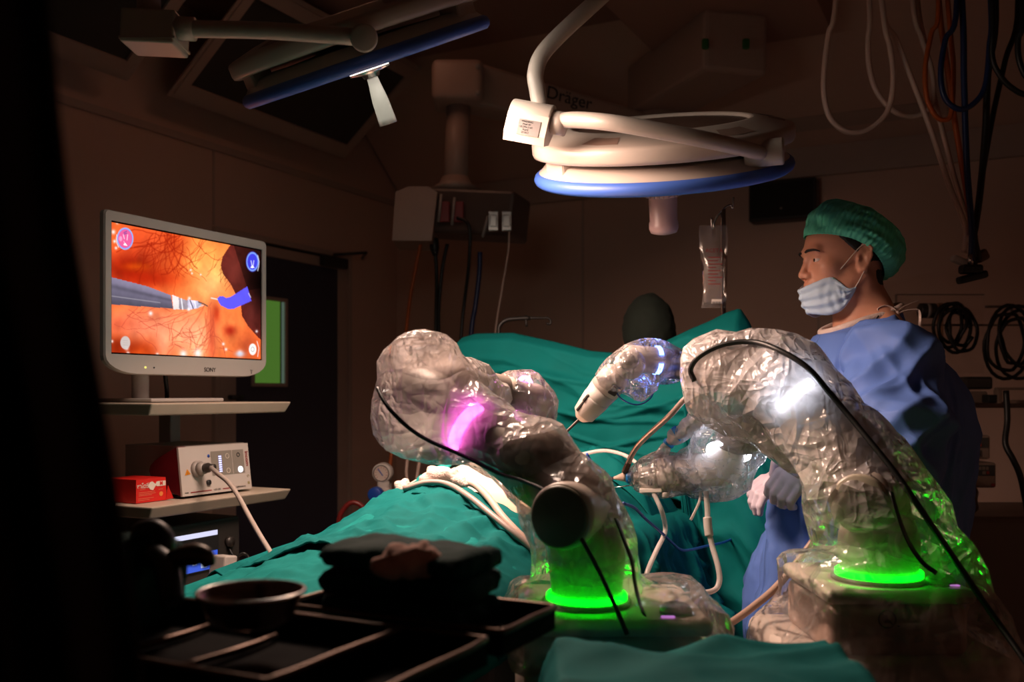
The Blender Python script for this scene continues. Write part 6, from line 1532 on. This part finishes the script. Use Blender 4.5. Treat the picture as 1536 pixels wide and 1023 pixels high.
g = G(); eb(g, 1448, 1490, 565, 584, YE+.08, .2, .008); mk('pole_clamp', g, M_dark, t)
g = G(); eb(g, 1483, 1496, 592, 604, YE-.0, .05, .003); mk('black_connector', g, M_black, t)
g = G(); eb(g, 1346, 1476, 442, 560, YE+.37, .006, .001); mk('acrylic_shield', g, film_mat('acrylic', .01, .0, gl=.6, bstr=.0), t)
g = G()
for (u0, u1, v0, v1) in ((1345, 1477, 441, 442.2), (1345, 1346, 441, 560)): eb(g, u0, u1, v0, v1, YE+.365, .016, .0005)
mk('shield_edge', g, M_dkbr, t)
g = G(); eb(g, 1384, 1600, 486, 489, YE+.34, .012, .001); mk('cable_rail', g, M_dkbr, t)
g = G(); g.tube([P(1478, 460, YE+.3), P(1500, 460, YE+.3), P(1512, 460, YE+.3), P(1517, 464, YE+.3), P(1518, 474, YE+.3)], .005, 8, 4); mk('hook_arm', g, M_dkbr, t)
def coil(name, label, c, R, n_, seed):
    rr = random.Random(seed); pts = []
    for i in range(n_*14):
        a = 2*PI*i/14; k = 1+.25*math.sin(i*.37+seed)+rr.uniform(-.06, .06)
        pts.append(c+A(R*.75*k*math.cos(a)+.02*math.sin(i*.11), .02*math.sin(i*.5), R*k*math.sin(a)-R*.6))
    cable(name, label, pts, .0065, M_black, None, 'cable', n=8, res=2)
coil('coiled_cable', 'coil of black cables on the rail right of the surgeon neck tie', P(1432, 474, YE+.30), .075, 5, 3)
coil('coiled_cable', 'second black cable coil hanging at the right edge of the frame', P(1522, 486, YE+.24), .11, 5, 8)
g = G()
t = thing('rail_device', 'dark round sensor clipped to the rail behind the neck tie', 'sensor', P(1392, 474, YE+.30))
g = G(); c = P(1391, 466, YE+.31); g.cyl(c-A(.03, 0, 0), c+A(.03, 0, 0), .028, .028, 20, rnd=.004); mk('barrel', g, M_dark, t); g = G(); g.cyl(c-A(.006, 0, 0), c+A(.006, 0, 0), .0286, .0286, 20); mk('grey_band', g, M_grey, t)
g = G(); g.tube([c+A(.03, 0, 0), c+A(.06, 0, .006), c+A(.1, .0, 0)], .008, 8, 4); mk('lead', g, M_black, t)
def pump(label, u0, u1, v0, v1, Y, scr):
    t = thing('infusion_pump', label, 'infusion pump', P((u0+u1)/2, v1, Y), 'infusion pumps at the right')
    g = G(); eb(g, u0, u1, v0, v1, Y, .16, .008); bd = mk('casing', g, mat('pump_casing', (.34, .25, .2), .45), t)
    w_ = u1-u0; h_ = v1-v0
    g = G(); eb(g, u0+w_*.30, u1-w_*.06, v0+h_*.10, v0+h_*.52, Y-.003, .004, .001); pn = mk('key_panel', g, mat('pump_panel', (.07, .07, .065), .5), bd)
    g = G()
    for k in range(3): eb(g, u0+w_*(.36+.13*k), u0+w_*(.46+.13*k), v0+h_*.16, v0+h_*.29, Y-.006, .004, .0005)
    eb(g, u0+w_*.5, u0+w_*.62, v0+h_*.34, v0+h_*.46, Y-.006, .004, .0005); mk('key', g, mat('pump_key', (.28, .24, .2), .5), pn)
    g = G(); eb(g, u0+w_*.65, u0+w_*.74, v0+h_*.34, v0+h_*.46, Y-.006, .004, .0005); mk('red_key', g, mat('pump_red_key', (.4, .05, .03), .5), pn)
    if scr:
        g = G(); eb(g, u0+w_*.42, u0+w_*.76, v0+h_*.62, v0+h_*.90, Y-.002, .003, .0005); sc_ = mk('display', g, mat('pump_display', (.12, .1, .085), .3), bd)
        text('lettering', 'JMS', .020, P(u0+w_*.59, v0+h_*.76, Y-.003), A(1, 0, 0), UP, M_ink, sc_, .0003, .0006)
    else:
        g = G(); eb(g, u0+w_*.82, u0+w_*.95, v0+h_*.82, v0+h_*.94, Y-.002, .003, .0005); mk('red_label', g, mat('pump_red', (.35, .02, .015), .5), bd)
pump('upper infusion pump with lettered display behind the surgeon', 1434, 1486, 653, 689, 3.32, True)
pump('lower infusion pump with small red label behind the surgeon', 1453, 1495, 694, 732, 3.28, False)
g = G(); eb(g, 1426, 1453, 695, 712, 3.26, .03, .002); mk('paper_tray', g, mat('pale_paper', (.4, .36, .3), .6), None, 'pale paper tray beside the lower infusion pump', 'tray')
V = []; cb_ = P(1440, 742, 3.2)
V, Fc = surfnet(lambda p: ellip(p, cb_, (.055, .06, .085)), cb_-A(.1, .1, .12), cb_+A(.1, .1, .12), .009); V = crinkle(V, normals(V, Fc), .025, 17, 4., (1, 1, 1), False); mk('waste_bag', (V, Fc), mat('amber_bag', (.10, .07, .04), .3), None, 'crumpled brown bag hanging under the lower pump', 'bag', fix=False)
g = G(); g.tube([P(1509, 586, 3.25), P(1511, 630, 3.24), P(1508, 665, 3.22), P(1520, 690, 3.2), P(1532, 720, 3.2), P(1545, 790, 3.2)], .010, 8, 6); mk('power_cable', g, M_black, None, 'thick black cable running down the cart at the right edge', 'cable')

# =================================================================== FOREGROUND
YC = .47; rows = []
for i in range(60):
    t_ = i/59; z = .12+(3.1-.12)*t_; v = HV-(z-Z0)*F_/YC
    ue = np.interp(v, [-400, 0, 300, 700, 950, 1400], [40, 70, 98, 168, 206, 235])
    row = []
    for j in range(90):
        s = j/89; u = ue-s*560
        y = YC+.03*math.sin(s*34+.6*math.sin(t_*5))*min(1, s*8)+.05*s
        row.append(A((u-CX)*YC/F_-.0, y, z))
    rows.append(row)
g = G(); g.grid(np.array(rows)); cu = thing('curtain', 'dark blurred curtain edge filling the left side of the view', 'curtain', A(-.4, YC, .12))
mk('cloth', g, mat('dark_curtain', (.016, .011, .014), .9, var=.2), cu, solid=.003)
g = G(); g.tube([A(-.62, YC+.06, 3.11), A(-.1, YC, 3.11)], .012, 10, 1); mk('rail', g, M_grey, cu); g = G(); g.cyl(A(-.3, YC+.02, 3.11), A(-.3, YC+.02, ZC), .01, .01, 10); mk('rail_bracket', g, M_grey, cu)
# instrument stand and what is on it
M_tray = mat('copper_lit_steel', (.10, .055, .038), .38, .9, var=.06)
def tray(parent, nm, a0, a1, b0, b1, z, hr, th=.004):
    g = G(); rbx(g, a0, a1, b0, b1, z, z+.003); 
    for (p, q, r, s) in ((a0, a0+th, b0, b1), (a1-th, a1, b0, b1), (a0, a1, b0, b0+th), (a0, a1, b1-th, b1)): rbx(g, p, q, r, s, z, z+hr)
    o = mk(nm, g, mat('dark_tray_lining', (.008, .007, .007), .9, spec=.1), parent)
    g = G(); ring = [RM(a, b, z+hr) for a, b in ((a0, b0), (a1, b0), (a1, b1), (a0, b1))]
    rr = []
    for k in range(4):
        p, q = ring[k], ring[(k+1) % 4]; rr += [p+(q-p)*.06, p+(q-p)*.5, p+(q-p)*.94]
    g.tube(rr, .0034, 8, 4, closed=True); mk('rolled_rim', g, M_tray, o if parent is not None else o); return o
def stand(label, a0, a1, b0, b1, pb):
    ms = thing('instrument_stand', label, 'stand', RM((a0+a1)/2, (b0+b1)/2, 0), 'instrument stands in the foreground')
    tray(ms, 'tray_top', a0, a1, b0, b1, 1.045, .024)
    am = (a0+a1)/2
    g = G(); g.tube([RM(am, (b0+pb)/2+.03, 1.04), RM(am, pb, .98), RM(am, pb-.02, .6), RM(am, pb, .06)], .016, 12, 6); mk('post', g, M_steel, ms)
    g = G(); g.tube([RM(am-.2, pb, .035), RM(am, pb, .04), RM(am+.16, pb, .035)], .018, 10, 1); g.tube([RM(am, pb, .04), RM(am, pb+.22, .035)], .018, 10, 1); mk('foot', g, M_steel, ms)
stand('steel instrument stand nearest the viewer carrying the bowl', .54, .80, -.95, -.43, -1.0)
stand('steel instrument stand under the stack of dark green drapes', .83, .955, -.70, -.43, -.68)
it = thing('instrument_tray', 'small steel tray lying on the instrument stand at lower left', 'tray', RM(.69, -.68, 1.05))
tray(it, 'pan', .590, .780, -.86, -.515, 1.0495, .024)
for k in (0, 2, 4):
    g = G(); b_ = -.83+.045*k; g.tube([RM(.62, b_, 1.058), RM(.70, b_+.01, 1.058), RM(.755, b_+.004, 1.058)], [.003, .0045, .003], 8, 3)
    mk('surgical_instrument', g, M_tray, None, ('steel instrument lying at the left end of the small tray', '', 'middle steel instrument in the small tray', '', 'steel instrument at the right end of the small tray', '')[k], 'instrument', 'instruments in the small tray')
# bowl
bc = P(377, 889, .90); bw = thing('kidney_bowl', 'shallow steel bowl with pink reflections on the instrument stand', 'bowl', bc-UP*.05)
def bowlp(r, z, ex): return [(bc+A(math.cos(a)*r*(1.0)+0, math.sin(a)*r*ex, z)) for a in np.linspace(0, 2*PI, 49)[:-1]]
rows = []
for (r, z) in ((.001, -.026), (.030, -.026), (.038, -.022), (.044, -.010), (.0465, 0), (.049, .001), (.049, -.001), (.0455, -.003), (.043, -.012), (.037, -.025), (.028, -.029), (.001, -.029)):
    L_ = bowlp(r, z, 1.05); rows.append(L_+[L_[0]])
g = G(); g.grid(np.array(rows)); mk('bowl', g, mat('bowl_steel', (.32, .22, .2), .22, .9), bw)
g = G(); L_ = bowlp(.0485, .001, 1.05); g.tube(L_, .002, 8, 1, closed=True); mk('rim', g, M_steel, bw)
# folded dark green cloths
def towel(label, a0, a1, b0, b1, z0, z1, seed):
    n1, n2 = 46, 46; c = ((a0+a1)/2, (b0+b1)/2); V = []
    top_ = []; g = G()
    def f(p):
        q = np.stack([p@E1-c[0], p@E2-c[1], p[:, 2]-(z0+z1)/2], 1)
        return rbox(q, (0, 0, 0), ((a1-a0)/2, (b1-b0)/2, (z1-z0)/2), min(.018, (z1-z0)*.42))
    cs = np.array([RM(a, b, z) for a in (a0, a1) for b in (b0, b1) for z in (z0, z1)])
    V, Fc = surfnet(f, cs.min(0)-.02, cs.max(0)+.02, .008); V = relax(V, Fc, 1)
    N = normals(V, Fc); V = V+N*(fbm(V, 13, seed, 3)*.007)[:, None]; V = V+N*(np.sin(V[:, 2]*420+seed)*.0012)[:, None]*(np.abs(N[:, 2]) < .5)[:, None]
    return mk('folded_drape', (V, Fc), M_dgreen, None, label, 'folded drape', 'dark green folded drapes in the foreground', fix=False)
towel('lowest dark green folded drape in the stack on the instrument stand', .838, .947, -.665, -.485, 1.052, 1.082, 1.)
towel('middle dark green folded drape in the foreground stack', .840, .946, -.662, -.487, 1.083, 1.110, 4.)
towel('topmost dark green folded drape in the stack, a pinkish gauze on it', .836, .949, -.664, -.484, 1.111, 1.136, 7.)
towel('dark green folded drape by itself at the left end of the instrument stand', .655, .785, -.93, -.785, 1.053, 1.145, 9.)
q = lambda u, v: P(u, v, 1.0)
wad('gauze_swab', 'pinkish gauze lying on the stack of dark green drapes', [P(572, 848, .985), P(600, 845, .99), P(632, 840, 1.0), P(662, 843, 1.0)], [.010, .014, .015, .009], mat('pinkish_gauze', (.78, .46, .38), .9, var=.1, bump=.3, bscale=250), 9)
t = thing('black_holder', 'black curled instrument handle on the left dark green drape', 'instrument', P(235, 830, 1.02))
g = G(); g.tube([P(205, 812, 1.02), P(214, 798, 1.02), P(232, 796, 1.02), P(242, 810, 1.02), P(238, 826, 1.02), P(224, 838, 1.02)], [.008, .012, .012, .014, .016, .012], 12, 6); mk('handle', g, M_black, t)
g = G(); g.tube([P(238, 852, .99), P(262, 838, .99), P(292, 832, .99), P(308, 836, .99), P(314, 850, .99)], [.006, .010, .012, .010, .006], 12, 6); mk('jaw', g, mat('dark_bronze', (.05, .035, .02), .35, .5), t)
g = G(); g.tube([P(230, 832, 1.0), P(246, 846, .99), P(254, 870, .98), P(258, 905, .97)], [.012, .013, .013, .012], 12, 4); mk('stem', g, M_black, t)
# draped table at the bottom
bt = thing('draped_table', 'table under a wrinkled teal drape at the bottom centre', 'table', A(.27, .9, 0))
g = G(); g.box(A(.22, .95, .962), (.31, .44, .03), None, .01); mk('table_top', g, M_grey, bt)
for i in (-1, 1):
    for j in (-1, 1):
        g = G(); g.cyl(A(.22+i*.13, .95+j*.19, 0), A(.22+i*.13, .95+j*.19, .95), .015, .015, 12); mk('leg', g, M_steel, bt)
n_ = 110; V = []
x0, x1, y0, y1 = .055, .385, .70, 1.19; R_ = .03
def fold1(t_, lo, hi, drop):   # arc position -> (coordinate, drop)
    if t_ < lo: h = lo-t_; return lo-min(h, R_)*.35-.02*min(1, h/.2), -max(0, h-.005)
    if t_ > hi: h = t_-hi; return hi+min(h, R_)*.35+.02*min(1, h/.2), -max(0, h-.005)
    return t_, 0.
for i in range(n_):
    row = []
    for j in range(n_):
        sx_ = x0-.30+(x1-x0+.60)*i/(n_-1); sy_ = y0-.25+(y1-y0+.50)*j/(n_-1)
        X_, d1 = fold1(sx_, x0, x1, 0); Y_, d2 = fold1(sy_, y0, y1, 0)
        dn = min(d1, d2); h = -dn
        z = .984+dn+(.010*noise.noise(Vector((sx_*9, sy_*9, 2)))+.022*vfl(sx_*5+sy_*4, sy_*6, 8)+.014*vfl(sx_*4-sy_*10, sy_*9, 15)+.012*abs(noise.noise(Vector((sx_*6+sy_*5, sy_*6, 5)))))*(1 if h < .02 else .3)
        w_ = .03*min(1, h/.15)*noise.noise(Vector(((sy_ if d1 < d2 else sx_)*14, h*2, 6)))
        if d1 < d2: X_ += (w_+.1*h)*(1 if sx_ > x0 else -1)
        elif h > 0: Y_ += (w_+.1*h)*(1 if sy_ > y0 else -1)
        row.append(A(X_, Y_, z))
    V.append(row)
g = G(); g.grid(np.array(V)); mk('surgical_drape', g, M_teal, None, 'wrinkled teal drape spread over the table at the bottom centre', 'surgical drape', solid=.002)

# =================================================================== LIGHT
def light(name, kind, loc, power, col, **k):
    l = bpy.data.lights.new(name, kind); l.energy = power; l.color = col
    for a, b in k.items(): setattr(l, a, b)
    o = bpy.data.objects.new(name, l); COL.objects.link(o); o.location = Vector([float(c) for c in loc]); return o
def aim(o, tgt):
    d = Vector([float(c) for c in tgt])-o.location; o.rotation_euler = d.to_track_quat('-Z', 'Y').to_euler()
belly = RM(2.0, BC+.03, 1.13)
lc = C1-n1*.15
s = light('lamp_beam', 'SPOT', lc, 300, (1., .82, .66), spot_size=math.radians(24), spot_blend=.8, shadow_soft_size=.12); aim(s, belly)
a = light('lamp_spill', 'AREA', lc, 20, (1., .65, .49), shape='DISK', size=.42, spread=math.radians(160)); aim(a, belly+A(.1, -.1, 0))
# added out-of-view fill light for the walls, with a made-up ceiling fixture
c = light('wall_fill_light', 'AREA', RM(3.2, -2.3, ZC-.03), .8, (1., .45, .28), shape='DISK', size=.5, spread=math.radians(170))
t = thing('added_fill_fixture', 'added unseen ceiling disc that goes with the wall fill light', 'added fill light', RM(3.2, -2.3, ZC-.02))
q = RM(3.2, -2.3, ZC); mk('trim_ring', G().lathe([(.25, 0), (.25, -.02), (.27, -.02), (.285, 0)], q, UP, 40, cap=False), M_white, t); mk('fill_disc', G().lathe([(.25, -.012), (.0001, -.012)], q, UP, 40, cap=False), emis('fill_glow', (1., .5, .3), .2), t)
W = bpy.data.worlds.new('dark_room'); SC.world = W; W.use_nodes = True; W.node_tree.nodes['Background'].inputs[0].default_value = (.01, .006, .005, 1); W.node_tree.nodes['Background'].inputs[1].default_value = .2

# =================================================================== CAMERA
cam = bpy.data.cameras.new('camera'); cam.sensor_width = 36.; cam.lens = F_/1536*36.; cam.shift_y = (HV-511.5)/1536; cam.clip_start = .05
cam.dof.use_dof = True; cam.dof.focus_distance = 2.1; cam.dof.aperture_fstop = 4.0
co = bpy.data.objects.new('camera', cam); COL.objects.link(co); co.location = (0, 0, Z0); co.rotation_euler = (PI/2, 0, 0)
SC.camera = co
SC.view_settings.view_transform = 'Standard'; SC.view_settings.look = 'None'; SC.view_settings.gamma = 1.; SC.view_settings.use_curve_mapping = False
SC.view_settings.exposure = 0.
try:
    cy = SC.cycles; cy.max_bounces = 10; cy.transparent_max_bounces = 40; cy.transmission_bounces = 10; cy.diffuse_bounces = 5; cy.glossy_bounces = 4
    cy.caustics_reflective = False; cy.caustics_refractive = False; cy.sample_clamp_indirect = 4.; cy.use_denoising = True
except Exception: pass
